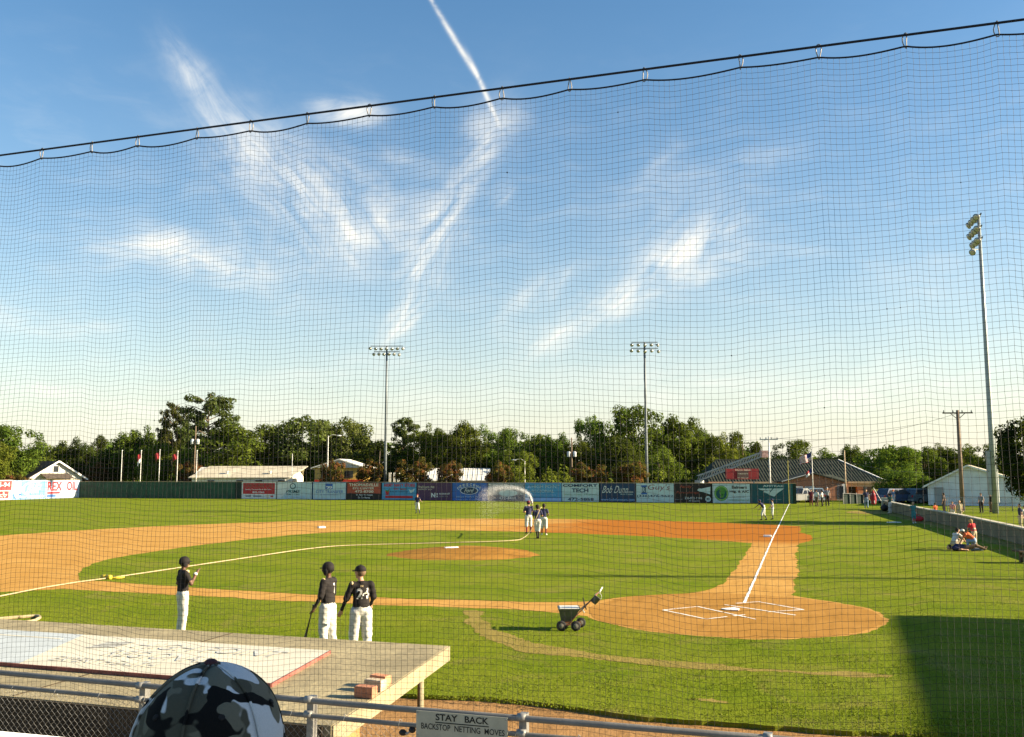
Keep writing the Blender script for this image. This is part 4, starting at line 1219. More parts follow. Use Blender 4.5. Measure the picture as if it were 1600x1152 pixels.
# long white roof
D = 124
h = bframe('long_shed', 'long shed with plain white metal roof behind the purple board', D)
x0, x1 = fx(628, D), fx(765, D); ze, zr = fz(752, D, 700), fz(733, D, 700)
MB().box(((x0 + x1) / 2, 4, ze / 2), (x1 - x0, 8, ze)).build('wall', mat('brown_wall', (.20, .12, .08), .8), h)
MB().ext([(x0, -.4, ze), (x0, 4, zr), (x0, 4, zr + .1), (x0, -.4, ze + .1)], (x1 - x0, 0, 0)).build('roof', WROOF, h)
for i in range(18):
    xx = x0 + (x1 - x0) * (i + .5) / 18
    MB().bar((xx, -.4, ze + .12), (xx, 4, zr + .12), .05, .05).build('roof_seam', WROOF, h)
for q in (611, 618, 624): MB().box((fx(q, D), -1, fz(744, D) / 2 + .3), (.30, .3, fz(740, D))).build('white_column', TRIM, h)
# brick station with green metal roof
D = 110
h = bframe('brick_station', 'brick station with wide green metal roof beyond the foul pole', D)
GRF = mat('green_metal_roof', (.055, .063, .046), .8, .12, .8, .05, fine=.1, spec=.08); BRK = mat('brown_brick', (.42, .18, .095), .85, .15, 6, .2); TANB = mat('tan_trim', (.42, .32, .20), .8, .1)
zg = fz(787, D, 1300)
x0, x1 = fx(1112, D), fx(1384, D); ze, zr = fz(753, D, 1250), fz(718, D, 1250)
xm = fx(1312, D)
MB().box(((x0 + xm) / 2, 6, ze / 2), (xm - x0, 10, ze)).build('wall', BRK, h)
rf = MB().ext([(x0 - 1.0, .6, ze), (x0 + 3.2, 6, zr), (x0 + 3.2, 6, zr + .12), (x0 - 1.0, .6, ze + .12)], (.02, 0, 0))
rf = MB().add([(x0 - .4, .5, ze), (x1 + .3, .5, ze), (fx(1338, D), 6, zr), (x0 + 1.8, 6, zr), (x0 - .4, 11.5, ze), (x1 + .3, 11.5, ze)], [(0, 1, 2, 3), (1, 5, 2), (5, 4, 3, 2), (4, 0, 3), (0, 4, 5, 1)]).build('roof', GRF, h)
n = 60
for i in range(n):
    f_ = (i + .5) / n
    a = Vector((x0 - .4, .5, ze)).lerp(Vector((x1 + .3, .5, ze)), f_)
    xt = min(max(a.x, x0 + 1.8), fx(1338, D)); tt = 1.0
    if a.x < x0 + 1.8: tt = (a.x - (x0 - .4)) / 2.2
    if a.x > fx(1338, D): tt = (x1 + .3 - a.x) / (x1 + .3 - fx(1338, D))
    MB().bar((a.x, .48, ze + .03), (a.x, .48 + 5.5 * tt, ze + .03 + (zr - ze) * tt), .04, .05).build('roof_seam', GRF, rf)
MB().bar((x0 + 1.8, 6, zr + .06), (fx(1338, D), 6, zr + .06), .2, .1).build('ridge_cap', GRF, rf)
MB().bar((fx(1338, D), 6, zr + .06), (x1 + .3, .5, ze + .08), .16, .1).build('ridge_cap', TRIM, rf)
MB().box(((x0 + x1) / 2, .5, ze - .10), (x1 - x0 + .6, .1, .22)).build('fascia', TANB, h)
# bays
for q in (1316, 1347, 1383): MB().box((fx(q, D), 1.0, ze / 2), (.62, .7, ze)).build('bay_pier', BRK, h)
MB().box((fx(1350, D), 1.0, ze - .35), (fx(1384, D) - fx(1312, D), .72, .5)).build('bay_beam', TANB, h)
MB().box((fx(1350, D), 5, ze / 2), (fx(1384, D) - fx(1312, D), .2, ze)).build('bay_rear_wall', mat('bay_dark', (.05, .035, .025), .9), h)
MB().box((fx(1370, D), 4.85, ze - 1.1), (1.2, .1, 1.0)).build('bay_window', GLASS, h)
# gabled entrance
gx0, gx1, gxa = fx(1218, D), fx(1312, D), fx(1262, D); gze, gzr = fz(752, D, 1260), fz(741, D, 1262)
gx2 = 2 * gxa - gx0
MB().ext([(gx0, -2, 0), (gx2, -2, 0), (gx2, -2, gze), (gxa, -2, gzr), (gx0, -2, gze)], (0, 4, 0)).build('entrance_wall', BRK, h)
MB().box(((gx2 + gx1) / 2 + .1, -.6, gze / 2), (gx1 - gx2 + .4, 2.6, gze)).build('entrance_wall', BRK, h)
for xe in (gx0 - .35, gx2 + .35):
    MB().ext([(xe, -2.35, gze - .12), (gxa, -2.35, gzr + .06), (gxa, -2.35, gzr + .18), (xe, -2.35, gze)], (0, 5, 0)).build('entrance_roof', GRF, h)
MB().add([(gx2 - .5, -2.1, gze), (gx1 + .5, -2.1, gze), (gx1 - .6, .8, gze + .75), (gx2 - 1.6, .8, gze + .75), (gx1 + .5, 1.2, gze)], [(0, 1, 2, 3), (1, 4, 2)]).build('entrance_roof', GRF, h)
MB().bar((gx0 - .4, -2.3, gze - .05), (gxa, -2.3, gzr + .15), .06, .16).build('bargeboard', TRIM, h)
dr = MB().box((fx(1304, D), -1.96, 1.0), (1.0, .08, 2.0)).build('door', TRIM, h); MB().box((fx(1304, D), -2.02, 1.05), (.55, .03, 1.4)).build('pane', GLASS, dr)
for q in (1256, 1238): 
    w_ = MB().box((fx(q, D), -2.05, 1.15), (1.1, .08, 1.1)).build('window', TRIM, h); MB().box((fx(q, D), -2.1, 1.15), (.9, .03, .9)).build('pane', GLASS, w_)
MB().box((fx(1305, D), -5, .38), (fx(1318, D) - fx(1292, D), .15, .75)).build('low_wall', TANB, h)
# white shed
D = 92
h = bframe('white_shed', 'white gable ended shed behind the low boundary wall', D, 'building', 1512, -28)
x0, x1, xa = fx(1454, D), fx(1590, D), fx(1512, D); ze, zr = fz(760, D, 1460), fz(729, D, 1510); z1 = fz(745, D, 1560)
SHW = mat('shed_siding', (.62, .66, .68), .7, .08, 1.2)
MB().ext([(x0, 0, 0), (x1, 0, 0), (x1, 0, z1 - .6), (xa, 0, zr), (x0, 0, ze)], (0, 12, 0)).build('wall', SHW, h)
MB().ext(*slope(x0, xa, ze, zr, -.3, 12.3)).build('roof', GREYROOF, h); MB().ext(*slope(x1, xa, z1 - .6, zr, -.3, 12.3)).build('roof', GREYROOF, h)
MB().bar((x0 - .4, -.33, ze - .1), (xa, -.33, zr + .08), .06, .16).build('bargeboard', TRIM, h); MB().bar((x1 + .4, -.33, z1 - .7), (xa, -.33, zr + .08), .06, .16).build('bargeboard', TRIM, h)
dr = MB().box((fx(1470, D), -.05, .95), (.85, .08, 1.9)).build('door', PGREY, h); MB().ball((fx(1470, D) + .3, -.12, .95), (.04, .04, .04), 6).build('handle', STEEL, dr)
for i in range(22):
    xx = x0 + (x1 - x0) * (i + .5) / 22
    zt = (ze + (xx - x0) / (xa - x0) * (zr - ze)) if xx < xa else (zr - (xx - xa) / (x1 - xa) * (zr - z1 + .6))
    MB().box((xx, -.012, (zt - .1) / 2), (.03, .02, zt - .1)).build('siding_rib', SHW, h)

BX[0] = 0.0
# ------------------------------------------------------------------ light towers
LAMPM = mat('lamp_housing', (.16, .17, .15), .5, .15, 4, metal=.3); LENS = mat('lamp_lens', (.45, .47, .44), .25, .1, metal=.4, spec=.6); TOWER = mat('tower_steel', (.13, .15, .16), .5, .12, 2, metal=.3)
TOWG = mat('tower_pale_steel', (.27, .31, .31), .45, .1, 2, metal=.3)
def lamp(t, c, aim, r):
    """floodlight: bowl reflector with ballast can behind and lens in front"""
    M = Vector(aim).normalized().to_track_quat('Z', 'Y').to_matrix()
    o = MB().lathe([(r * .34, -r * 1.5), (r * .38, -r * .85), (r * .55, -r * .72), (r * .92, -r * .2), (r, 0), (r * .97, .02)], 14, c, 0, M).build('floodlight', LAMPM, t, False, True)
    MB().lathe([(r * .9, .021), (r * .6, .06), (r * .1, .08)], 14, c, 0, M).build('lens', LENS, o, False, True)
def tower(px, base_py, top_py, D, r0, r1, rows, label, aim_local, mate):
    lat, zt = FZ(px, top_py, D)
    t = thing('light_tower', label, 'light tower', LD(lat, D, -.1), RZ, 'floodlight towers round the field')
    H = zt + .1
    MB().tube([(0, 0, 0), (0, 0, H * .33), (0, 0, H * .66), (0, 0, H)], [r0, r0 + (r1 - r0) * .33, r0 + (r1 - r0) * .66, r1], 12).build('pole', mate, t, False, True)
    MB().lathe([(r0 * 1.9, 0), (r0 * 1.9, .06), (r0 * 1.15, .08), (r0 * 1.1, .3)], 12).build('base_flange', mate, t)
    for z_, half, n, r, yo, ar in rows(H):
        MB().bar((-half * ar[0], -half * ar[1] + yo, z_), (half * ar[0], half * ar[1] + yo, z_), .09, .09).build('crossarm', TOWER, t)
        for i in range(n):
            f_ = -1 + 2 * i / (n - 1) if n > 1 else 0
            a = Vector(aim_local) + Vector((f_ * .5 + random.uniform(-.35, .35), 0, random.uniform(-.18, .1)))
            lamp(t, (f_ * half * ar[0], f_ * half * ar[1] - .30 + yo, z_ - .38 + random.uniform(-.05, .05)), a, r)
    return t
D = 115
tower(604.5, 543, 541, D, .20, .11, lambda H: [(H, 2.05, 7, .215, 0, (1, 0)), (H - .72, 1.6, 6, .215, 0, (1, 0))], 'thin floodlight tower rising behind the sky blue board', (0, -1, -.45), TOWER)
D = 108
tower(1007, 543, 535, D, .20, .11, lambda H: [(H, 1.55, 5, .215, 0, (1, 0)), (H - .72, 1.6, 5, .215, 0, (1, 0))], 'thin floodlight tower behind the board with the red serif name', (.1, -1, -.45), TOWER)
# the near, thick one: banks seen almost end on
D = 76
lat, zt = FZ(1556, 806, D)
t = thing('light_tower', 'thick steel floodlight pole with stacked lamps beyond the low wall', 'light tower', LD(lat, D, -.1), RZ, 'floodlight towers round the field')
H = FZ(1533, 338, D)[1] + .1
MB().tube([(0, 0, 0), (0, 0, H * .3), (0, 0, H * .6), (0, 0, H)], [.245, .21, .17, .12], 14).build('pole', TOWG, t, False, True)
MB().box((-.36, .02, 3.4), (.22, .3, 3.6)).build('cabinet', TOWG, t)
MB().tube([(.33, 0, 1.0), (.33, 0, 6.2)], .05, 8).build('conduit', TRIM, t)
for k_, dz in enumerate((0, 1.0, 2.0)):
    z_ = H - .15 - dz
    ar = Vector((.34, .94, 0))
    MB().bar(Vector((0, 0, z_)) - ar * 1.5, Vector((0, 0, z_)) + ar * 1.5, .10, .10).build('crossarm', TOWER, t)
    for i in range(4 if k_ < 2 else 3):
        f_ = -1 + 2 * i / 3
        lamp(t, tuple(Vector((-.42, 0, z_ - .32)) + ar * 1.45 * f_ - Vector((.10 * i, 0, 0))), (-1, -.25 + .3 * f_, -.55), .30)
MB().bar((0, 0, H - 2.9), (-.9, -.3, H - 2.9), .07, .07).build('crossarm', TOWER, t)
lamp(t, (-.85, -.3, H - 3.2), (-.8, -.5, -.6), .29)
# another tower out to the side: its long shadow crosses the infield
gp = G(905, 900)
L_ = 23.5
bp = Vector((gp.x, gp.y, 0)) + Vector((sd.x, sd.y, 0)).normalized() * (L_ / math.tan(R(SUN_EL)))
t = thing('light_tower', 'tall floodlight tower out of frame whose shadow crosses the infield', 'light tower', (bp.x, bp.y, -.1), RZ, 'floodlight towers round the field')
MB().tube([(0, 0, 0), (0, 0, L_)], [.30, .16], 12).build('pole', TOWG, t)
for dz in (0, .9):
    MB().bar((-1.7, -.05, L_ - dz), (1.7, .05, L_ - dz), .1).build('crossarm', TOWER, t)
    for i in range(4): lamp(t, (-1.6 + 1.05 * i, -.1, L_ - dz - .3), (-1, .05, -.4), .2)

# ------------------------------------------------------------------ utility poles, wires, flagpoles, small lamps
WOODP = mat('utility_pole_wood', (.17, .125, .085), .9, .25, 3, .4); WPOLE = mat('white_pole', (.62, .61, .56), .5, .08)
def pole(px, top, D, label, r=.14, m=None, name='utility_pole', cat='utility pole', arms=(), cans=0, grp='poles beyond the wall', lean=0):
    lat, zt = FZ(px, top, D)
    t = thing(name, label, cat, LD(lat, D, -.1), RZ, grp)
    H = zt + .1
    MB().tube([(-lean, 0, 0), (0, 0, H)], [r, r * .65], 9).build('pole', m or WOODP, t, False, True)
    for dz, half, ya in arms:
        cr = MB().bar((-half, ya * half, H - dz), (half, -ya * half, H - dz), .10, .12).build('crossarm', m or WOODP, t)
        for i in range(4):
            f_ = -.92 + 1.84 * i / 3
            MB().lathe([(.05, 0), (.07, .08), (.04, .16), (.05, .2)], 6, (half * f_, -ya * half * f_, H - dz + .06)).build('insulator', PGREY, cr)
    for i in range(cans):
        MB().lathe([(.20, 0), (.22, .05), (.22, .62), (.12, .72)], 12, ((-1) ** i * .38, -.1, H - 2.2 - .3)).build('transformer', mat('pale_grey_enamel', (.55, .56, .55), .5), t, False, True)
    return t, H, lat
wp = {}
wp['a'] = pole(306, 666, 128, 'wooden pole with grey transformers before the dark trees', .13, cans=2)
wp['b'] = pole(457, 709, 118, 'plain thin pole at the end of the grey roof', .06, WPOLE)
wp['c'] = pole(594, 705, 122, 'short leaning pole beside the first light tower', .06, lean=.35)
wp['d'] = pole(893, 684, 120, 'wooden pole with twin transformers above the pale heavy lettered board', .13, cans=2)
wp['e'] = pole(1201, 682, 104, 'pale pole with single crossarm standing before the green roof', .12, WPOLE, arms=((.35, 1.0, .1),))
wp['f'] = pole(1160, 689, 150, 'distant pole with double crossarms above the red scoreboard', .13, arms=((.4, 1.1, .2), (1.6, 1.1, .2)))
wp['g'] = pole(1319, 704, 106, 'plain tan pole standing in front of the station bays', .11, TANB)
wp['h'] = pole(1496, 641, 82, 'stout wooden pole with long crossarm before the white shed', .20, arms=((.25, 1.25, .15),))
t, H, _ = wp['h']
for s_ in (-1, 1): MB().bar((s_ * .62, -s_ * .09, H - .27), (0, 0, H - .85), .05).build('brace', WOODP, t)
for px, top, D, lab, side in ((513, 681, 117, 'street lamp with curved arm above the yellow building', 1), (820, 719, 113, 'small lamp post by the water spray', -1)):
    t, H, _ = pole(px, top, D, lab, .07, WPOLE, 'street_lamp', 'street lamp', grp='street lamps beyond the wall')
    MB().tube([(0, 0, H - .15), (side * .5, 0, H + .12), (side * 1.2, 0, H + .05)], .035, 6).build('arm', WPOLE, t)
    MB().ball((side * 1.35, 0, H), (.32, .13, .09), 8).build('lamp_head', TRIM, t, False, True)
def wire(a, b, sag, lab, r=.018):
    a, b = Vector(a), Vector(b)
    pts = [a.lerp(b, i / 24) - Vector((0, 0, sag * 4 * (i / 24) * (1 - i / 24))) for i in range(25)]
    o = MB().tube(pts, r, 4).build('overhead_wire', mat('wire_black', (.05, .05, .05), .6), None)
    tag(o, lab, 'wire', 'overhead wires')
def at3(px, py, D):
    lat, z_ = FZ(px, py, D)
    return LD(lat, D, z_)
wire(at3(306, 690, 127.8), at3(457, 710, 118), 1.3, 'sagging wire from transformer pole to the thin pole past it')
wire(at3(457, 730, 118), at3(594, 735, 122), .3, 'low wire passing before the yellow building')
wire(at3(100, 730, 135), at3(306, 718, 128), .5, 'wire from the white house to the transformer pole')
wire(at3(893, 703, 119.8), at3(1201, 686, 104), 2.2, 'long wire from twin transformer pole to the pale crossarm pole')
wire(at3(594, 690, 122), at3(893, 690, 119.8), .9, 'wire passing through the trees behind the boards')
wire(at3(1201, 684, 104), at3(1496, 646, 82), 1.0, 'upper wire running to the stout wooden pole')
wire(at3(1172, 726, 108), at3(1319, 740, 106), .2, 'thin pale wire slanting before the green roof')
wire(at3(1319, 720, 106), at3(1496, 738, 82), .5, 'wire from the tan pole towards the white shed')

REDC = mat('red_cloth', (.30, .025, .03), .8, .1); WHC = mat('white_cloth', (.70, .68, .64), .8, .06); BLC = mat('blue_cloth', (.03, .04, .16), .8, .1)
def limp_flag(t, H, m, w, hgt, side=1):
    mb = MB(); n = 10; vs, fs = [], []
    for i in range(n + 1):
        u = i / n
        for j in range(6):
            v = j / 5
            vs.append((side * (.06 + w * u * (1 - .25 * v)), .10 * math.sin(u * 7 + v * 2), H - .15 - hgt * v - .45 * u * hgt))
    fs = [(i * 6 + j, i * 6 + j + 1, (i + 1) * 6 + j + 1, (i + 1) * 6 + j) for i in range(n) for j in range(5)]
    mi = [(m.index(x) if False else 0) for x in m] if False else None
    mb.add(vs, fs)
    mb.mi = [(j * len(m)) // 5 for i in range(n) for j in range(5)]
    return mb.build('flag', m, t, False, True)
for px, top, lab, fl in ((191, 705, 'bare white flagpole first along the blank green wall', None), (221, 705, 'white flagpole with limp red and white flag', ([REDC, WHC], .55, 1.3, -1)), (250, 704, 'white flagpole with drooping red flag', ([REDC, REDC], .65, .9, -1)), (278, 706, 'white flagpole flying a red flag before rust coloured tree', ([REDC, REDC], .75, .8, -1)), (308, 705, 'bare white flagpole beside the grey roof', None)):
    t, H, _ = pole(px, top, 125.5, lab, .055, WPOLE, 'flagpole', 'flagpole', grp='flagpoles behind centre field')
    MB().ball((0, 0, H + .06), (.09, .09, .09), 8).build('finial', WPOLE, t)
    if fl: limp_flag(t, H, *fl)
# stars and stripes on the tall white pole
D = 101
t, H, lat = pole(1268, 703, D, 'tall white flagpole with striped flag and smaller flag below', .06, WPOLE, 'flagpole', 'flagpole', grp='flagpole by the station')
MB().ball((0, 0, H + .06), (.08, .08, .08), 8).build('finial', WPOLE, t)
mb = MB(); vs, fs, mi = [], [], []
nx, ny = 20, 13
for i in range(nx + 1):
    u = i / nx
    for j in range(ny + 1):
        v = j / ny
        vs.append((-.07 - 1.25 * u, .16 * math.sin(u * 8 + v) * u, H - .25 - .92 * v - .52 * u - .05 * math.sin(u * 6)))
for i in range(nx):
    for j in range(ny):
        fs.append((i * (ny + 1) + j, i * (ny + 1) + j + 1, (i + 1) * (ny + 1) + j + 1, (i + 1) * (ny + 1) + j))
        mi.append(2 if (i < 8 and j < 7) else (0 if j % 2 == 0 else 1))
mb.add(vs, fs); mb.mi = mi
fo = mb.build('striped_flag', [REDC, WHC, BLC], t, False, True)
mb = MB(); vs, fs, mi = [], [], []
for i in range(9):
    for j in range(7):
        u, v = i / 8, j / 6
        vs.append((-.07 - .62 * u, .08 * math.sin(u * 6 + v), H - 1.95 - .55 * v - .55 * u))
for i in range(8):
    for j in range(6):
        fs.append((i * 7 + j, i * 7 + j + 1, (i + 1) * 7 + j + 1, (i + 1) * 7 + j)); mi.append(2 if i < 3 else (0 if j < 3 else 1))
mb.add(vs, fs); mb.mi = mi
mb.build('small_flag', [REDC, WHC, BLC], t, False, True)

# ------------------------------------------------------------------ scoreboard, aerial ladder
D = 103.5
x0, x1 = fx(1134, D), fx(1185, D); z0, z1 = fz(749, D, 1160), fz(732.5, D, 1160)
sb = bframe('scoreboard', 'red scoreboard with dark panel standing over the outfield wall', D, 'scoreboard')
MB().box(((x0 + x1) / 2, 0, (z0 + z1) / 2), (x1 - x0, .35, z1 - z0)).build('face', mat('score_red', (.26, .022, .024), .6, .1), sb)
xc = (x0 + x1) / 2 + .05
MB().box((xc, -.19, (z0 + z1) / 2 - .02), (1.28, .03, .72)).build('dark_panel', mat('score_panel', (.10, .06, .05), .5), sb)
def sbt(s, xa, xb, za, zb, m):
    a, fs = text_mesh(s, .01)
    MB().add([(xa + x * (xb - xa), -.215, za + y * (zb - za)) for x, y, _ in a], fs).build('lettering', m, sb)
sbt('FINCH FIELD', xc - .85, xc + .85, z1 - .24, z1 - .08, PCREAM); sbt('BALL STRIKE OUT', xc - .6, xc + .6, z0 + .08, z0 + .20, PCREAM); sbt('HOME 00 GUEST 00', xc - .55, xc + .55, z0 + .55, z0 + .66, PCREAM)
for q in (x0 + .8, x1 - .5): MB().box((q, .1, z0 / 2), (.14, .14, z0)).build('leg', TOWER, sb)
D = 109
al = bframe('aerial_ladder', 'grey lattice ladder boom slanting up behind the scoreboard', D, 'ladder')
a, b = FZ(1090, 752, D), FZ(1184, 714, D)
A_, B_ = Vector((a[0], 0, a[1] + .1)), Vector((b[0], -1.5, b[1] + .1))
up_ = Vector((0, 0, 1))
LAD = mat('ladder_metal', (.36, .38, .38), .45, .1, metal=.3)
for y_ in (-.45, .45):
    for o_ in (0, .62): MB().bar(A_ + Vector((0, y_, 0)) + up_ * o_, B_ + Vector((0, y_, 0)) + up_ * o_ * .8, .10).build('boom_rail', LAD, al)
    for i in range(22):
        p, q = A_.lerp(B_, i / 22), A_.lerp(B_, (i + 1) / 22)
        MB().bar(p + Vector((0, y_, 0)), q + Vector((0, y_, .56)), .05).build('lattice_bar', LAD, al)
for i in range(23):
    p = A_.lerp(B_, i / 22)
    MB().bar(p + Vector((0, -.45, 0)), p + Vector((0, .45, 0)), .05).build('rung', LAD, al)
MB().box(B_ + Vector((.4, 0, .3)), (.9, 1.0, .8)).build('basket', mat('basket_red_white', (.50, .30, .26), .6, .4, 3), al)
MB().lathe([(1.0, 0), (1.0, .6), (.6, .7), (.55, A_.z + .1)], 12, (A_.x + .2, 0, 0)).build('turntable', LAD, al)
MB().box((A_.x + 2.5, .3, .7), (8, 2.2, 1.2)).build('truck_deck', paint('red', (.5, .025, .03)), al)

# ------------------------------------------------------------------ low boundary wall on the first base side
BLOCK = mat('wall_blocks', (.20, .165, .095), .9, .2, 1.2, .4, 8, fine=.3); CAPST = mat('wall_coping', (.46, .42, .31), .85, .15, 2, .3)
wl = [(64.5, -8.25), (48, -9.6), (38.3, -10.7), (24.8, -11.6), (8, -12.6), (-8, -13.5)]
lw = thing('boundary_wall', 'long low block wall along the first base side lawn', 'wall', (30, -11.2, 0))
for a, b in zip(wl[:-1], wl[1:]):
    A_, B_ = Vector((*a, 0)), Vector((*b, 0))
    n = max(1, int((B_ - A_).length / 4))
    for i in range(n):
        p, q = A_.lerp(B_, i / n), A_.lerp(B_, (i + 1) / n)
        t_ = (q - p).normalized()
        MB().bar(p + t_ * .01 + Vector((0, -.13, .37)), q - t_ * .01 + Vector((0, -.13, .37)), .24, .80).build('wall_panel', BLOCK, lw, True)
        MB().bar(p + Vector((0, -.13, .80)), q + Vector((0, -.13, .80)), .34, .07).build('coping', CAPST, lw, True)
MB().box((64.5, -8.6, .5), (.5, .9, 1.15)).build('end_pier', CAPST, lw, True)
sheet('wall_foot_path', ragged([(x, y + .05) for x, y in wl] + [(x, y + 1.1) for x, y in wl[::-1]], .4, .12), .004, WORN)

# ------------------------------------------------------------------ vehicles
TYRE = mat('tyre_rubber', (.02, .02, .02), .8, .1); RIM = mat('wheel_rim', (.35, .35, .35), .35, .05, metal=.7); LITE = mat('headlight', (.65, .65, .6), .2, .05, spec=.6); TAIL = mat('tail_light', (.35, .02, .02), .3, .05)
def car(px, py, D, heading, paintc, label, kind='suv', L=4.5, nm='parked_car'):
    lat, _ = FZ(px, py, D)
    t = thing(nm, label, 'car', LD(lat, D, -.1), RZ + R(heading), 'vehicles parked beyond the field')
    P_ = mat('car_' + '_'.join(f'{c:.2f}' for c in paintc), paintc, .25, .04, 2, spec=.6)
    w = 1.75
    if kind == 'suv':
        low = [(-L / 2, .35), (L / 2, .35), (L / 2, .75), (L / 2 - .15, .95), (L / 2 - 1.1, 1.05), (-L / 2 + .1, 1.05), (-L / 2, .8)]
        top = [(L / 2 - 1.15, 1.0), (L / 2 - 1.75, 1.62), (-L / 2 + .55, 1.66), (-L / 2 + .12, 1.0)]
    else:
        low = [(-L / 2, .35), (L / 2, .35), (L / 2, .8), (L / 2 - .1, .98), (L / 2 - 1.2, 1.05), (-L / 2, 1.05)]
        top = [(L / 2 - 1.15, 1.0), (L / 2 - 1.7, 1.65), (0.0, 1.68), (-.25, 1.0)]
    MB().ext([(x, -w / 2, z) for x, z in low], (0, w, 0)).build('body', P_, t)
    k = .13
    cab = MB()
    n = len(top)
    vs = [(x, s * (w / 2 - (k if z > 1.2 else 0)), z) for s in (-1, 1) for x, z in top]
    cab.add(vs, [tuple(range(n)), tuple(range(2 * n - 1, n - 1, -1))] + [(i, n + i, n + (i + 1) % n, (i + 1) % n) for i in range(n)]).build('cabin', P_, t)
    for s in (-1, 1):
        y0_, y1_ = s * (w / 2 + .012), s * (w / 2 - k + .012)
        (xa, za), (xb, zb), (xc_, zc), (xd, zd) = top
        mid = (xa + xd) / 2
        for u0, u1, v0, v1 in ((xa - .12, mid + .05, xb - .08, mid + .05), (mid - .05, xd + .12, mid - .05, xc_ + .1)):
            MB().poly([(u0, y0_ - s * .01, 1.06), (u1, y0_ - s * .01, 1.06), (v1, y1_ + s * .006, 1.56), (v0, y1_ + s * .006, 1.56)]).build('side_window', GLASS, t)
    MB().poly([(top[0][0] + .03, -w / 2 + .1, 1.05), (top[0][0] + .03, w / 2 - .1, 1.05), (top[1][0] + .06, w / 2 - .22, 1.58), (top[1][0] + .06, -w / 2 + .22, 1.58)]).build('windscreen', GLASS, t)
    MB().poly([(top[3][0] - .03, -w / 2 + .1, 1.05), (top[3][0] - .03, w / 2 - .1, 1.05), (top[2][0] - .05, w / 2 - .22, 1.58), (top[2][0] - .05, -w / 2 + .22, 1.58)]).build('rear_window', GLASS, t)
    RX = Matrix.Rotation(R(90), 3, 'X')
    for x in (-L / 2 + .85, L / 2 - .85):
        for s in (-1, 1):
            wh = MB().lathe([(.22, -.1), (.33, -.09), (.34, 0), (.33, .09), (.22, .1)], 16, (x, s * (w / 2 - .05), .34), 0, RX).build('wheel', TYRE, t, False, True)
            MB().lathe([(.05, -.115), (.2, -.108), (.2, .108), (.05, .115)], 12, (x, s * (w / 2 - .05), .34), 0, RX).build('rim', RIM, wh)
    for s in (-1, 1):
        MB().box((L / 2 - .02, s * .62, .76), (.08, .32, .16)).build('headlight', LITE, t)
        MB().box((-L / 2 + .02, s * .70, .86), (.08, .2, .22)).build('tail_light', TAIL, t)
    for x in (L / 2, -L / 2): MB().box((x, 0, .45), (.12, w, .16)).build('bumper', PGREY, t)
    return t
car(1266, 786, 103, 95, (.16, .22, .27), 'grey blue van parked beside the group of four people')
car(1251, 787, 101.5, 12, (.42, .41, .39), 'white pickup parked just past the foul pole', 'pickup', 4.4)
car(1402, 781, 99, 20, (.045, .07, .13), 'dark blue car behind the low wall by the leaning red parasol')
car(1424, 780, 101, 35, (.03, .035, .03), 'black car between the two blue tinted cars')
car(1447, 779, 99, 15, (.12, .165, .185), 'pale blue grey car parked next to the white shed')

# ------------------------------------------------------------------ windscreened gate and fence
BX[0] = 0
D = 97
gt = bframe('screened_fence', 'dark green screened fence panels between station and low wall end', D, 'fence')
x0, x1 = fx(1316, D), fx(1362, D)
zt = fz(771, D, 1340)
for i in range(4):
    a = x0 + (x1 - x0) * i / 4; b = x0 + (x1 - x0) * (i + 1) / 4
    MB().ext([(a, i * .2, .08), (b, (i + 1) * .2, .08), (b, (i + 1) * .2, zt - .05 - i * .04), (a, i * .2, zt - .02 - i * .04)], (0, .03, 0)).build('screen_panel', DKGREEN, gt)
    MB().tube([(a, i * .2 - .05, 0), (a, i * .2 - .05, zt + .05)], .04, 8).build('post', STEEL, gt)
MB().bar((x0, -.05, zt), (x1, .75, zt - .15), .05).build('top_rail', STEEL, gt)
D = 80
fn = bframe('wire_fence', 'dark wire fence in front of the white shed', D, 'fence')
x0, x1 = fx(1478, D), fx(1680, D); zt = 1.25
for i in range(9): MB().tube([(x0 + (x1 - x0) * i / 8, 0, 0), (x0 + (x1 - x0) * i / 8, 0, zt + .05)], .035, 6).build('post', TOWER, fn)
for zz in (zt, zt * .66, zt * .33, .1): MB().bar((x0, 0, zz), (x1, 0, zz), .025 if zz < zt else .05).build('rail', TOWER, fn)
mb = MB()
for i in range(int((x1 - x0) / .14)):
    a = x0 + i * .14
    mb.bar((a, .03, .05), (a + .6, .03, zt), .006).bar((a + .6, .036, .05), (a, .036, zt), .006)
k_ = mb.build('fence_mesh', TOWER, fn); k_['kind'] = 'stuff'

# ------------------------------------------------------------------ people
SKINS = {'a': mat('skin_dark', (.12, .060, .035), .55, .1), 'b': mat('skin_light', (.48, .27, .17), .55, .08), 'c': mat('skin_mid', (.26, .13, .075), .55, .1)}
def cloth(n, c): return mat('cloth_' + n, c, .85, .14, 9, .3, 45)
CL = {n: cloth(n, c) for n, c in dict(black=(.014, .011, .010), white=(.58, .565, .51), navy=(.028, .03, .075), red=(.52, .03, .035), orange=(.62, .12, .03), teal=(.05, .20, .20), grey=(.22, .23, .25), maroon=(.16, .02, .03), brown=(.14, .09, .05), blue=(.10, .18, .34), jeans=(.20, .28, .38), khaki=(.45, .38, .24), hair=(.025, .018, .014), blond=(.40, .27, .11), pink=(.55, .25, .24), dkgreen=(.03, .09, .06), gold=(.55, .42, .22)).items()}

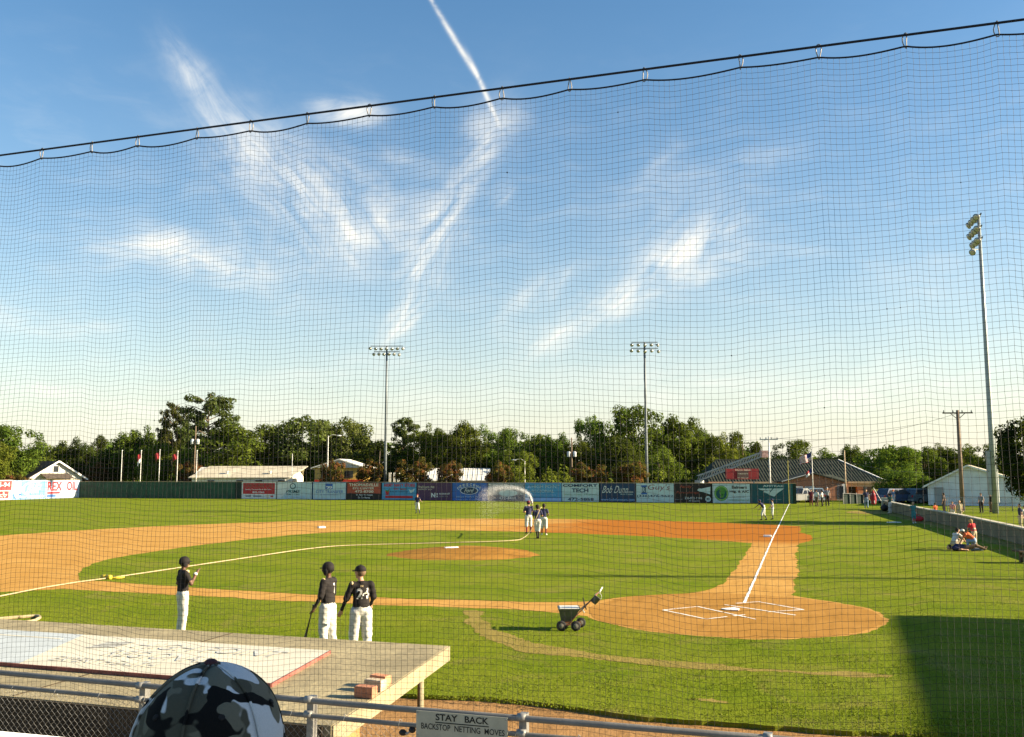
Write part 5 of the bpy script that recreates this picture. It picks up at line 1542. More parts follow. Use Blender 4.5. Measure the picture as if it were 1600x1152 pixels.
def surface_nets(f, org, h):
    nx, ny, nz = f.shape
    s = f < 0
    acc = np.zeros((nx - 1, ny - 1, nz - 1, 3)); cnt = np.zeros((nx - 1, ny - 1, nz - 1))
    cs = [(a, b, c) for a in (0, 1) for b in (0, 1) for c in (0, 1)]
    sl = lambda o: (slice(o[0], nx - 1 + o[0]), slice(o[1], ny - 1 + o[1]), slice(o[2], nz - 1 + o[2]))
    for p in cs:
        for ax in range(3):
            if p[ax] == 0:
                q = list(p); q[ax] = 1
                fa, fb = f[sl(p)], f[sl(q)]
                x = (fa < 0) != (fb < 0)
                t = np.where(x, fa / np.where(x, fa - fb, 1), 0)
                for d in range(3):
                    acc[..., d] += np.where(x, p[d] + (t if d == ax else 0), 0)
                cnt += x
    m = cnt > 0
    idx = np.full(m.shape, -1); idx[m] = np.arange(m.sum())
    cell = np.argwhere(m)
    V = org + h * (cell + acc[m] / cnt[m][:, None])
    F = []
    for ax in range(3):
        b, c = (ax + 1) % 3, (ax + 2) % 3
        o = [slice(1, -1)] * 3; o[ax] = slice(0, f.shape[ax] - 1)
        o2 = list(o); o2[ax] = slice(1, f.shape[ax])
        sa, sb = s[tuple(o)], s[tuple(o2)]
        x = np.argwhere(sa != sb)
        fl = sa[tuple(x.T)]
        x = x + np.array([0 if d == ax else 1 for d in range(3)])
        def cid(db, dc):
            y = x.copy(); y[:, b] -= db; y[:, c] -= dc
            return idx[tuple(y.T)]
        q = np.stack([cid(1, 1), cid(0, 1), cid(0, 0), cid(1, 0)], 1)
        q[~fl] = q[~fl][:, ::-1]
        F.append(q)
    return V, np.concatenate(F)

def blob(prims, vox, k=.022):
    """continuous skin over tapered limbs: one closed mesh, faces labelled by the nearest limb"""
    P = np.array([p[i] for p in prims for i in (0, 1)]); rmax = max(max(p[2], p[3]) for p in prims)
    lo, hi = P.min(0) - rmax - 3 * vox, P.max(0) + rmax + 3 * vox
    n = np.ceil((hi - lo) / vox).astype(int) + 1
    f = np.full(n, 1.0); raw = np.full(n, 9.0); lab = np.zeros(n, int)
    ax = [lo[d] + vox * np.arange(n[d]) for d in range(3)]
    names = []
    for a, b, ra, rb, nm, sy in prims:
        a, b = np.array(a, float), np.array(b, float)
        if nm not in names: names.append(nm)
        mr = max(ra, rb) + k + 2 * vox
        i0 = np.maximum(((np.minimum(a, b) - mr - lo) / vox).astype(int), 0); i1 = np.minimum(((np.maximum(a, b) + mr - lo) / vox).astype(int) + 2, n)
        S_ = tuple(slice(i0[d], i1[d]) for d in range(3))
        X, Y, Z = np.meshgrid(*(ax[d][S_[d]] for d in range(3)), indexing='ij')
        Yc = a[1] + (b[1] - a[1]) * .5
        q = np.stack([X - a[0], Y - a[1], Z - a[2]], -1)
        ba = b - a; L2 = ba @ ba + 1e-9
        t = np.clip((q @ ba) / L2, 0, 1)
        w = q - t[..., None] * ba
        if sy != 1: w[..., 1] /= sy
        d = np.linalg.norm(w, axis=-1) - (ra + (rb - ra) * t)
        if vox < .02 and nm in ('pants', 'shirt'):
            d = d + (.0036 if nm == 'pants' else .0036) * (np.sin(31 * X + 9 * Z + 5 * Y) * np.sin(13 * Z + 27 * Y) + .6 * np.sin(52 * Z + 20 * X - 33 * Y))
        o = raw[S_]; l = lab[S_]
        up = d < o
        l[up] = names.index(nm); o[up] = d[up]
        g = f[S_]
        hh = np.clip(.5 + .5 * (g - d) / k, 0, 1)
        g[...] = g * (1 - hh) + d * hh - k * hh * (1 - hh)
    V, F = surface_nets(f, lo, vox)
    ci = np.clip(((V - lo) / vox + .5).astype(int), 0, n - 1)
    vl = lab[tuple(ci.T)]
    return V, F, vl[F[:, 0]], names

STAND = dict(hipL=(-.09, 0, .93), hipR=(.09, 0, .93), kneeL=(-.11, .02, .50), kneeR=(.11, .02, .50), ankL=(-.12, -.02, .09), ankR=(.12, -.02, .09), toeL=(-.14, .14, .04), toeR=(.14, .14, .04),
             pel=(0, 0, .97), wai=(0, .0, 1.10), che=(0, .01, 1.33), shL=(-.175, 0, 1.45), shR=(.175, 0, 1.45), nek=(0, .0, 1.50), hed=(0, .025, 1.665),
             elL=(-.235, -.03, 1.17), elR=(.235, -.03, 1.17), wrL=(-.245, .05, .93), wrR=(.245, .05, .93))

def person(label, loc, H, heading, cols, pose=None, vox=.03, cap=None, look=0, baggy=.012, sleeve=.55, knee_pants=False, group=None, hair='hair', longhair=False, belt=False):
    j = dict(STAND)
    if pose: j.update(pose)
    j = {k: np.array(v, float) for k, v in j.items()}
    sc = H / 1.80
    pr = []
    A = lambda a, b, ra, rb, nm, sy=1: pr.append((a, b, ra, rb, nm, sy))
    A(j['pel'], j['wai'], .150 + baggy * .5, .138, 'pants', .78)
    A(j['wai'] + (j['pel'] - j['wai']) * .35, j['che'], .153, .164, 'shirt', .74)
    A(j['che'], (j['shL'] + j['shR']) / 2 - np.array([0, 0, .03]), .164, .105, 'shirt', .74)
    dn = np.array([0, 0, .025])
    A(j['shL'] - dn, j['shR'] - dn, .064, .064, 'shirt')
    for s in 'LR': A(j['nek'] - np.array([0, .01, .03]), j['sh' + s] - dn * .6, .052, .054, 'shirt')
    if belt: A(j['pel'] * .25 + j['wai'] * .75 - np.array([0, 0, .005]), j['pel'] * .25 + j['wai'] * .75 + np.array([0, 0, .012]), .158, .158, 'belt', .77)
    hd = j['hed']
    for s in 'LR':
        A(j['hip' + s], j['knee' + s], .092 + baggy, .068 + baggy, 'pants')
        if knee_pants:
            m_ = j['knee' + s] * .85 + j['ank' + s] * .15
            A(j['knee' + s], m_, .064 + baggy, .060 + baggy, 'pants'); A(m_, j['ank' + s], .050, .036, 'sock')
        else: A(j['knee' + s], j['ank' + s], .060 + baggy, .046 + baggy, 'pants')
        A(j['ank' + s] + np.array([0, 0, -.02]), j['toe' + s], .046, .036, 'shoe')
        sh, el, wr = j['sh' + s], j['el' + s], j['wr' + s]
        m_ = sh + (el - sh) * min(sleeve, 1)
        A(sh, m_, .067, .064, 'shirt')
        if sleeve < 1: A(m_, el, .047, .042, 'arm')
        fa = 'shirt' if sleeve > 1 else 'arm'
        A(el, wr, .043, .029, fa)
        dr = (wr - el) / (np.linalg.norm(wr - el) + 1e-9)
        pa = wr + dr * .075
        A(wr, pa, .030, .034, 'hand')
        sd_ = np.cross(dr, [0, 1, 0]); sd_ = sd_ / (np.linalg.norm(sd_) + 1e-9)
        nf = (-1.5, -.5, .5, 1.5)
        for q in nf:
            root = pa + sd_ * q * .017
            kn = root + dr * (.045 - abs(q - .3) * .006) + np.array([0, .012, 0]); ti = kn + dr * .030 + np.array([0, .022, 0])
            A(root, kn, .0105, .0095, 'hand'); A(kn, ti, .0095, .008, 'hand')
        th = wr + dr * .03 + sd_ * .03
        A(th, th + dr * .03 + sd_ * .022 + np.array([0, .015, 0]), .013, .010, 'hand')
    A(j['nek'] - np.array([0, 0, .05]), hd - np.array([0, .02, .06]), .054, .050, 'skin')
    ca, sa = math.cos(look), math.sin(look)
    def HR(v): return hd + np.array([v[0] * ca - v[1] * sa, v[0] * sa + v[1] * ca, v[2]])
    A(HR((0, -.01, .035)), HR((0, .005, .0)), .092, .086, 'skin'); A(HR((0, .02, -.03)), HR((0, .045, -.075)), .068, .042, 'skin')
    A(HR((0, .085, -.005)), HR((0, .104, -.03)), .012, .016, 'skin')
    A(HR((-.05, .075, .02)), HR((.05, .075, .02)), .016, .016, 'skin')
    A(HR((.084, -.01, .01)), HR((.084, -.012, -.02)), .016, .012, 'skin'); A(HR((-.084, -.01, .01)), HR((-.084, -.012, -.02)), .016, .012, 'skin')
    A(HR((0, -.025, .05)), HR((0, -.03, .02)), .096, .094, 'hair')
    if longhair: A(HR((0, -.06, .02)), HR((0, -.09, -.20)), .085, .055, 'hair')
    V, F, lb, names = blob(pr, vox)
    zmin = V[:, 2].min()
    V[:, 2] -= zmin
    V *= sc
    me = bpy.data.meshes.new('body')
    me.from_pydata(V.tolist(), [], F.tolist())
    for n_ in names:
        me.materials.append({'skin': cols['skin'], 'belt': CL['black'], 'arm': cols.get('arm', cols['skin']), 'hand': cols.get('hand', cols['skin']), 'hair': CL[hair]}.get(n_) or CL[cols[n_]])
    me.polygons.foreach_set('material_index', lb); me.polygons.foreach_set('use_smooth', [True] * len(F))
    me.update()
    t = thing('person', label, 'person', loc, RZ + R(heading), group)
    bd = link(bpy.data.objects.new('body', me), t)
    off = np.array([0, 0, -zmin])
    hc = (hd + off) * sc
    if cap:
        kind, cm = cap
        M = Matrix.Rotation(look, 3, 'Z')
        rr = (.106, .115, .105) if kind == 'cap' else (.111, .122, .118)
        prof = [(1.0, -.08 if kind == 'cap' else -.55), (1.0, .1), (.93, .42), (.76, .70), (.48, .90), (.16, .99), (.01, 1.0)]
        D_ = Matrix.Diagonal(Vector(rr)) * sc
        c_ = Vector(hc) + M @ Vector((0, -.012, .045)) * sc
        co = MB().lathe(prof, 18, c_, 0, M @ D_).build('cap' if kind == 'cap' else 'helmet', CL[cm], t, False, True)
        br = MB(); pts = []
        for a in np.linspace(R(20), R(160), 12): pts.append((math.cos(a) * .092, .05 + math.sin(a) * .135))
        br.ext([c_ + M @ Vector((x, y, -.006 - .18 * max(0, y - .08) * .6 - .25 * x * x * 4)) * sc for x, y in pts], (0, 0, .012 * sc)).build('visor', CL[cm], co)
        if kind == 'cap': MB().ball(c_ + Vector((0, 0, .106 * sc)), (.012 * sc, .012 * sc, .007 * sc), 8).build('button', CL[cm], co)
        else:
            for s in (-1, 1): MB().ball(c_ + M @ Vector((s * .108, .01, -.075)) * sc, (.02 * sc, .055 * sc, .06 * sc), 10, 0, M).build('ear_flap', CL[cm], co)
    return t, bd, hc, sc

def hpx(px, base, top):
    g = G(px, base)
    d = math.hypot(g.x - CAM[0], g.y - CAM[1]); q = ray(px, top)
    return CAM[2] + d / math.hypot(q[0], q[1]) * q[2]
def gpos(px, py, z=.0):
    g = G(px, py)
    return (g.x, g.y, z)
U = lambda **k: {k_: (v if k_ not in ('skin', 'arm', 'hand') else v) for k_, v in k.items()}
black_uni = lambda sk, arm=None, shoe='white': dict(skin=SKINS[sk], arm=arm or SKINS[sk], hand=SKINS[sk], shirt='black', pants='white', shoe=shoe, sock='black')
PL = 'players by the dugout'
# batter in helmet, hand raised to his chin
p1, b1_, hc1, sc1 = person('player in black helmet and jersey raising one hand to his chin', gpos(283, 992), 1.70, -52, black_uni('a'), dict(
    elR=(.27, .10, 1.20), wrR=(.10, .28, 1.42), elL=(-.25, -.03, 1.18), wrL=(-.23, .08, .94), kneeL=(-.09, .03, .50), ankL=(-.07, -.03, .09), kneeR=(.08, .02, .5), ankR=(.06, .0, .09), toeL=(-.10, .14, .04), toeR=(.09, .16, .04)), .012, ('helmet', 'black'), R(-8), .022, .62, group=PL, belt=True)
MB().lathe([(.040, -.03), (.044, 0), (.040, .03)], 10, (.125 * sc1, .245 * sc1, 1.395 * sc1), 0, Vector((-.5, .5, .6)).normalized().to_track_quat('Z', 'Y').to_matrix()).build('wristband', CL['white'], p1)
MB().lathe([(.042, -.025), (.045, 0), (.042, .025)], 10, (-.232 * sc1, .06 * sc1, .985 * sc1)).build('wristband', CL['white'], p1)
for s in (-1, 1): MB().ball((s * .185 * sc1, .03 * sc1, 1.475 * sc1), (.03, .055, .042), 8).build('shoulder_trim', CL['gold'], p1)
# player in profile with bat
p2, b2_, hc2, sc2 = person('player in black seen in profile, holding a bat point down', gpos(511, 1024), 1.80, 68, black_uni('a', CL['black'], 'black'), dict(
    elL=(-.245, .01, 1.18), wrL=(-.25, .14, .96), elR=(.22, .03, 1.18), wrR=(.18, .12, .96), kneeL=(-.08, .05, .50), kneeR=(.09, -.03, .5), ankR=(.10, -.10, .09), toeR=(.12, .06, .04)), .012, ('helmet', 'black'), R(10), .026, 1.2, group=PL, belt=True)
MB().ball((-.185 * sc2, .0, 1.47 * sc2), (.035, .06, .05), 8).build('shoulder_trim', CL['gold'], p2)
# number 24 from behind
p3, b3_, hc3, sc3 = person('player in black jersey numbered 24 seen from behind, arm held out', gpos(563, 1033), 1.80, 14, black_uni('b', CL['black']), dict(
    elL=(-.28, .0, 1.19), wrL=(-.37, .08, .96), elR=(.235, .04, 1.2), wrR=(.20, .20, 1.02), kneeL=(-.13, .02, .50), kneeR=(.12, .02, .5), ankL=(-.15, -.02, .09), ankR=(.13, -.02, .09), toeL=(-.19, .13, .04), hed=(-.03, .04, 1.665)), .012, ('cap', 'black'), R(48), .030, 1.2, group=PL, hair='brown', belt=True)
MB().ball((-.185 * sc3, -.02, 1.465 * sc3), (.035, .065, .045), 8).build('shoulder_trim', CL['gold'], p3)
bv = BVHTree.FromPolygons([v.co[:] for v in b3_.data.vertices], [p.vertices[:] for p in b3_.data.polygons])
def on_back(s, xc, zc, w, hgt, m, parent, bvh, bold):
    a, fs = text_mesh(s, bold)
    vs = []
    for x, y, _ in a:
        px_, pz = xc + (x - .5) * w, zc + (y - .5) * hgt
        hit = bvh.ray_cast(Vector((px_, -1.0, pz)), Vector((0, 1, 0)))
        vs.append((px_, (hit[0].y if hit[0] else -.12) - .008, pz))
    MB().add(vs, fs).build('lettering', m, parent)
on_back('24', .02 * sc3, 1.28 * sc3, .24, .20, CL['white'], p3, bv, .035)
on_back('N', .0, 1.42 * sc3, .05, .035, CL['gold'], p3, bv, .03)
bv2 = BVHTree.FromPolygons([v.co[:] for v in b2_.data.vertices], [p.vertices[:] for p in b2_.data.polygons])
on_back('7', .06 * sc2, 1.30 * sc2, .10, .20, CL['white'], p2, bv2, .035)
# the bat in his hand
mw = WM[p2.name]
wr = mw @ Vector((-.25 * sc2, .20 * sc2, .905 * sc2)); tp = mw @ Vector((-.25 * sc2, .42 * sc2, .10 * sc2))
M = (tp - wr).normalized().to_track_quat('Z', 'Y').to_matrix()
bt = MB().lathe([(.022, -.10), (.024, -.085), (.013, -.075), (.013, .18), (.018, .38), (.031, .58), (.033, .74), (.026, .78), (.006, .79)], 14, wr, 0, M).build('baseball_bat', mat('bat_black', (.02, .018, .016), .3, .1, spec=.5), smooth=True)
tag(bt, 'black bat held point down by the player in profile', 'baseball bat')

navy = lambda sk, sock='maroon', shoe='black': dict(skin=SKINS[sk], shirt='navy', pants='white', sock=sock, shoe=shoe)
HG = 'crew watering the infield'
h1 = person('crew member in maroon cap aiming the water nozzle', gpos(826, 834), hpx(826, 834, 782.5), 12, navy('b'), dict(elL=(-.26, .08, 1.18), wrL=(-.12, .32, 1.18), elR=(.25, .1, 1.2), wrR=(.12, .34, 1.26)), .018, ('cap', 'maroon'), 0, .02, .6, True, HG)
h2 = person('crew member in black cap with the hose over his shoulder', gpos(840, 842), hpx(840, 842, 788.5), 6, navy('c', 'black'), dict(elL=(-.24, .05, 1.16), wrL=(-.16, .24, 1.25), elR=(.26, .06, 1.2), wrR=(.17, .16, 1.42), kneeL=(-.06, .08, .5), ankL=(-.02, .02, .09), toeL=(-.02, .18, .04), kneeR=(.06, .02, .5), ankR=(.03, -.16, .12), toeR=(.03, -.03, .04)), .018, ('cap', 'black'), 0, .02, .6, True, HG)
h3 = person('crew member in dark shirt carrying hose beside the orange dirt edge', gpos(850, 836.5), hpx(850, 836.5, 787), -10, navy('a', 'maroon', 'white'), dict(elL=(-.24, .1, 1.2), wrL=(-.14, .26, 1.30), elR=(.26, .02, 1.18), wrR=(.2, .2, 1.12)), .018, None, 0, .02, .5, True, HG)
person('outfielder in navy jersey with glove arm out on far lawn', gpos(652, 802.5), hpx(652, 802.5, 772), 160, navy('b', 'navy'), dict(elR=(.24, 0, 1.17), elL=(-.33, .04, 1.20), wrL=(-.50, .16, 1.12), kneeL=(-.16, .03, .5), ankL=(-.24, .0, .09), toeL=(-.27, .14, .04)), .026, ('cap', 'maroon'), 0, .012, .5, True, 'players on the far lawn')
person('player in navy bending forward with arm out near the foul line', gpos(1194, 813), 1.58, 60, navy('c', 'navy'), dict(che=(0, .16, 1.27), shL=(-.175, .20, 1.36), shR=(.175, .20, 1.36), nek=(0, .24, 1.41), hed=(0, .34, 1.53), elL=(-.25, .42, 1.22), wrL=(-.25, .62, 1.05), elR=(.22, .25, 1.08), wrR=(.2, .38, .9), kneeL=(-.15, .14, .5), ankL=(-.22, .12, .09), toeL=(-.24, .28, .04), ankR=(.2, -.16, .09), toeR=(.22, 0, .04)), .026, ('cap', 'navy'), 0, .012, .5, True, 'players on the far lawn')
person('player standing with hand low beside his bending team mate', gpos(1207.5, 812), 1.50, 75, dict(skin=SKINS['b'], shirt='grey', pants='white', sock='navy', shoe='black'), dict(elL=(-.25, .10, 1.16), wrL=(-.2, .30, 1.0)), .026, ('cap', 'navy'), 0, .012, .5, True, 'players on the far lawn')
FG = 'four people by the parked van'
person('person dressed all in maroon standing beside the grey blue van', gpos(1267.5, 790), 1.62, 150, dict(skin=SKINS['b'], shirt='maroon', pants='maroon', sock='black', shoe='black'), None, .032, None, group=FG)
person('person in white shirt and brown trousers by the van', gpos(1276.5, 791.5), 1.66, 120, dict(skin=SKINS['c'], shirt='white', pants='brown', sock='black', shoe='black'), None, .032, ('cap', 'black'), group=FG)
person('person in white top leaning, black trousers, in the group of four', gpos(1285, 791.5), 1.60, 60, dict(skin=SKINS['b'], shirt='white', pants='black', sock='black', shoe='black'), dict(elL=(-.3, .12, 1.15), wrL=(-.3, .35, 1.1)), .032, None, group=FG)
person('tall person in grey shirt at the end of the group', gpos(1293, 791), 1.86, 160, dict(skin=SKINS['b'], shirt='grey', pants='black', sock='black', shoe='black'), None, .032, ('cap', 'grey'), group=FG)
WG = 'people along the low wall'
person('man in navy shirt and pale trousers beside the leaning red parasol', gpos(1354, 794), 1.75, 170, dict(skin=SKINS['b'], shirt='navy', pants='jeans', sock='black', shoe='black'), None, .032, None, group=WG)
person('person in dark teal top and white trousers by the wall end', gpos(1391, 802), 1.62, 30, dict(skin=SKINS['b'], shirt='dkgreen', pants='white', sock='white', shoe='white'), dict(elR=(.35, .05, 1.25), wrR=(.5, .15, 1.2)), .03, None, group=WG)
person('person in blue shirt sitting on the wall end', gpos(1397, 797, .45), 1.35, 120, dict(skin=SKINS['b'], shirt='blue', pants='jeans', sock='white', shoe='white'), None, .03, ('cap', 'orange'), group=WG)
person('woman in teal top and shorts walking towards the camera', gpos(1428, 818), hpx(1428, 818, 785) * 1.02, 175, dict(skin=SKINS['b'], shirt='teal', pants='teal', sock='pink', shoe='white'), dict(kneeL=(-.09, .10, .5), ankL=(-.10, -.02, .14), kneeR=(.09, .04, .5), ankR=(.10, .12, .09), toeR=(.11, .28, .04), elL=(-.25, -.08, 1.18), wrL=(-.24, .02, .96)), .028, None, knee_pants=True, group=WG, hair='blond')
AG = 'people tending someone on the grass'
sq = dict(hipL=(-.11, -.10, .30), hipR=(.11, -.10, .30), kneeL=(-.17, .26, .46), kneeR=(.17, .26, .46), ankL=(-.15, .04, .09), ankR=(.15, .04, .09), toeL=(-.17, .2, .04), toeR=(.17, .2, .04), pel=(0, -.10, .34), wai=(0, -.06, .46), che=(0, .06, .67), shL=(-.175, .10, .78), shR=(.175, .10, .78), nek=(0, .14, .83), hed=(0, .20, .97), elL=(-.24, .30, .62), elR=(.24, .30, .62), wrL=(-.12, .50, .48), wrR=(.12, .50, .48))
person('person in white shirt squatting at the head of the lying figure', gpos(1493, 859), 1.58, -70, dict(skin=SKINS['b'], shirt='white', pants='khaki', sock='white', shoe='black'), sq, .026, None, group=AG)
person('person in red shirt with long fair hair standing over the lying figure', gpos(1523, 857), hpx(1523, 857, 809) * 1.0, 20, dict(skin=SKINS['b'], shirt='red', pants='khaki', sock='white', shoe='black'), dict(che=(0, .10, 1.30), shL=(-.175, .13, 1.40), shR=(.175, .13, 1.40), nek=(0, .16, 1.45), hed=(0, .22, 1.58), elL=(-.26, .20, 1.14), wrL=(-.12, .34, 1.05), elR=(.26, .20, 1.14), wrR=(.12, .34, 1.05)), .026, None, group=AG, hair='blond', longhair=True)
kn = dict(hipL=(-.10, -.12, .50), hipR=(.10, -.12, .50), kneeL=(-.12, .18, .50), ankL=(-.12, .14, .09), toeL=(-.12, .3, .04), kneeR=(.12, .02, .08), ankR=(.12, -.38, .08), toeR=(.12, -.5, .05), pel=(0, -.10, .54), wai=(0, -.02, .64), che=(0, .18, .78), shL=(-.175, .26, .84), shR=(.175, .26, .84), nek=(0, .31, .87), hed=(0, .42, .93), elL=(-.22, .40, .62), wrL=(-.12, .52, .40), elR=(.22, .40, .62), wrR=(.12, .52, .40))
person('person in orange red shirt kneeling over the lying figure, white cap', gpos(1519, 861), 1.60, 60, dict(skin=SKINS['b'], shirt='orange', pants='jeans', sock='white', shoe='white'), kn, .026, ('cap', 'white'), group=AG)
ly = dict(hipL=(-.09, 0, .13), hipR=(.09, 0, .13), kneeL=(-.12, -.42, .24), kneeR=(.12, -.43, .12), ankL=(-.12, -.80, .09), ankR=(.14, -.84, .09), toeL=(-.13, -.88, .18), toeR=(.2, -.92, .16), pel=(0, .04, .14), wai=(0, .16, .14), che=(0, .40, .15), shL=(-.175, .52, .13), shR=(.175, .52, .13), nek=(0, .58, .13), hed=(0, .74, .14), elL=(-.32, .34, .08), wrL=(-.3, .1, .06), elR=(.32, .34, .08), wrR=(.3, .1, .06))
person('person lying flat on the grass, dark shirt and brown trousers', gpos(1509, 861), 1.75, 86, dict(skin=SKINS['b'], shirt='navy', pants='brown', sock='white', shoe='brown'), ly, .026, None, group=AG)
SG = 'spectators behind the low wall'
for px, py, D, Hh, hd_, c1, c2, lab, hr_ in ((1461, 790, 66, 1.25, 10, 'orange', 'khaki', 'spectator in bright orange shirt seated behind the low wall', 'hair'), (1475, 786, 76, 1.7, 40, 'black', 'black', 'dark dressed spectator standing before the shed door', 'hair'),
        (1488, 792, 66, 1.35, 150, 'pink', 'white', 'spectator in pink top leaning on the low wall', 'hair'), (1499, 793, 65, 1.45, 170, 'khaki', 'khaki', 'fair haired spectator next to the wooden pole foot', 'blond'), (1533, 785, 77, 1.65, 120, 'grey', 'black', 'spectator in grey walking along the wire fence', 'hair'),
        (1548, 785, 78, 1.6, 90, 'black', 'brown', 'spectator in black just behind the steel pole', 'hair'), (1594, 806, 56, 1.55, 80, 'navy', 'khaki', 'spectator in navy shirt under the dark shade tree', 'hair'), (1601, 806, 57, 1.4, 200, 'white', 'khaki', 'spectator in white cut off by the photo edge under the tree', 'brown')):
    lat, _ = FZ(px, py, D)
    person(lab, LD(lat, D, -.0), Hh, hd_, dict(skin=SKINS['b'], shirt=c1, pants=c2, sock='white', shoe='black'), None, .032, None, group=SG, hair=hr_)

# ------------------------------------------------------------------ things along the wall
lat, _ = FZ(1372, 792, 88)
um = thing('leaning_parasol', 'folded red and white striped parasol leaning at the wall end', 'parasol', (*gpos(1371, 795)[:2], 0), RZ)
MB().tube([(.75, 0, .02), (-.25, .1, 1.9)], .035, 8).build('shaft', WPOLE, um)
MB().lathe([(.02, 0), (.22, .08), (.28, .5), (.20, 1.0), (.04, 1.35)], 10, (-.30, .1, .35), 0).build('folded_canopy', REDC, um, False, True)
for i in range(4): MB().tube([(-.30 + .25 * math.cos(i * 1.57), .1 + .25 * math.sin(i * 1.57), .5), (-.30 + .16 * math.cos(i * 1.57 + .2), .1 + .16 * math.sin(i * 1.57 + .2), 1.4)], .04, 6).build('white_stripe', WHC, um)
BAGK = mat('bag_black', (.025, .024, .022), .8, .2)
def bag(px, py, s, m, lab, nm='duffel_bag', cat='bag'):
    t = thing(nm, lab, cat, gpos(px, py), random.uniform(0, 3))
    o = MB().ball((0, 0, s * .38), (s * .8, s * .42, s * .40), 12).build('body', m, t, False, True)
    MB().tube([(-s * .35, 0, s * .62), (-s * .2, 0, s * .95), (s * .2, 0, s * .95), (s * .35, 0, s * .62)], s * .04, 6).build('handle', m, t)
bag(1382, 799, .75, BAGK, 'large black bag on the ground at the wall end')
bag(1435, 815, .50, CL['red'], 'red bag at the foot of the low wall beside the walking woman')
bk = thing('bucket', 'small pale bucket standing by the low wall', 'bucket', gpos(1419, 800), 0)
MB().lathe([(.13, 0), (.17, .34), (.18, .35), (.15, .34), (.12, .03)], 12).build('pail', WPOLE, bk, False, True); MB().tube([(.16 * math.cos(a), 0, .34 + .14 * math.sin(a)) for a in np.linspace(0, math.pi, 9)], .008, 4).build('handle', STEEL, bk)
fb = MB().box((*gpos(1397, 817)[:2], .03), (.25, .9, .05), R(15)).box((*gpos(1397, 817)[:2], .06), (.15, .3, .03), R(15)).build('flat_marker', RUBBER); tag(fb, 'flat white marker lying on the grass near the wall', 'marker')
# bench at the photo edge
DW = mat('dark_wood', (.11, .075, .04), .85, .25, 5, .3)
g = G(1600, 880)
bn = thing('wooden_bench', 'heavy wooden bench cut off by the photo edge on the lawn', 'bench', (g.x, g.y, 0), RZ)
for i in range(3): MB().box((.45, -.2 + i * .2, .46), (1.5, .17, .06)).build('plank', DW, bn)
for x in (0.0, .95):
    for y in (-.2, .2): MB().box((x, y, .22), (.1, .1, .42)).build('leg', DW, bn)
MB().box((.45, 0, .30), (1.0, .06, .1)).build('stretcher', DW, bn)
bgo = MB().ball((g.x + .12, g.y - .35, .63), (.28, .3, .15), 12).ball((g.x + .05, g.y - .62, .60), (.2, .22, .12), 10).build('kit_bag', BAGK, None, False, True); tag(bgo, 'dark kit bag resting on the wooden bench', 'bag')

# ------------------------------------------------------------------ line chalker / spreader
g = G(889, 983.5)
sp = thing('drop_spreader', 'grey wheeled hopper cart standing on grass beside home dirt', 'spreader', (g.x, g.y, 0), RZ)
q_ = .0149
HOP = mat('hopper_plastic', (.10, .11, .078), .5, .15, 6, .1); LID = mat('hopper_white', (.60, .60, .54), .6, .1); RUST = mat('rusty_frame', (.26, .11, .06), .6, .25, 12)
sx = lambda px: (px - 889) * q_
szz = lambda py: (983.5 - py) * q_
top_z, bot_z = szz(951.5), szz(971)
def frus(x0a, x1a, ya, x0b, x1b, yb, z0, z1):
    vs = [(x0a, -ya, z0), (x1a, -ya, z0), (x1a, ya, z0), (x0a, ya, z0), (x0b, -yb, z1), (x1b, -yb, z1), (x1b, yb, z1), (x0b, yb, z1)]
    return vs, [(3, 2, 1, 0), (4, 5, 6, 7), (0, 1, 5, 4), (1, 2, 6, 5), (2, 3, 7, 6), (3, 0, 4, 7)]
hp_ = MB().add(*frus(sx(877), sx(893), .12, sx(873), sx(905), .24, bot_z, top_z)).build('hopper', HOP, sp)
MB().add(*frus(sx(872), sx(906), .26, sx(872), sx(906), .26, top_z, top_z + .02)).build('rim', HOP, hp_)
MB().add(*frus(sx(874), sx(904), .23, sx(875), sx(903), .21, top_z + .02, top_z + .030)).build('chalk_fill', LID, hp_)
RX = Matrix.Rotation(R(90), 3, 'X')
for px, py, y in ((876.5, 977, -.22), (898.5, 977, -.24), (908.5, 976, .24), (884, 976, .24)):
    wh = MB().lathe([(.045, -.035), (.095, -.04), (.112, -.02), (.114, .0), (.112, .02), (.095, .04), (.045, .035)], 20, (sx(px), y, .114), 0, RX).build('wheel', TYRE, sp, False, True)
    MB().lathe([(.012, -.05), (.03, -.046), (.06, -.038), (.06, .038), (.03, .046), (.012, .05)], 14, (sx(px), y, .114), 0, RX).build('rim', mat('dull_hub', (.16, .15, .12), .5), wh)
for x in (876.5, 898.5): MB().tube([(sx(x), -.24, .114), (sx(x + (7 if x < 880 else 10)), .24, .114)], .012, 6).build('axle', STEEL, sp)
for y in (-.15, .15): MB().bar((sx(872), y, .13), (sx(908), y, .13), .03).build('chassis_bar', RUST, sp)
MB().tube([(sx(888), -.2, szz(973)), (sx(900), -.17, szz(961)), (sx(935), -.12, szz(926))], .016, 8).build('handle_bar', RUST, sp, False, True)
MB().tube([(sx(888), .2, szz(973)), (sx(903), .12, szz(958)), (sx(918), -.1, szz(943))], .014, 8).build('handle_brace', STEEL, sp, False, True)
MB().tube([(sx(935), -.30, szz(925)), (sx(938), -.12, szz(923)), (sx(942), .18, szz(922))], .018, 8).build('grip', LID, sp, False, True)
MB().tube([(sx(910), -.2, szz(934)), (sx(912), -.19, szz(942)), (sx(915), -.18, szz(952))], .014, 8).build('lever', TYRE, sp, False, True)
MB().tube([(sx(909), -.15, szz(951)), (sx(912), -.15, szz(957))], .014, 6).build('clamp', LID, sp)
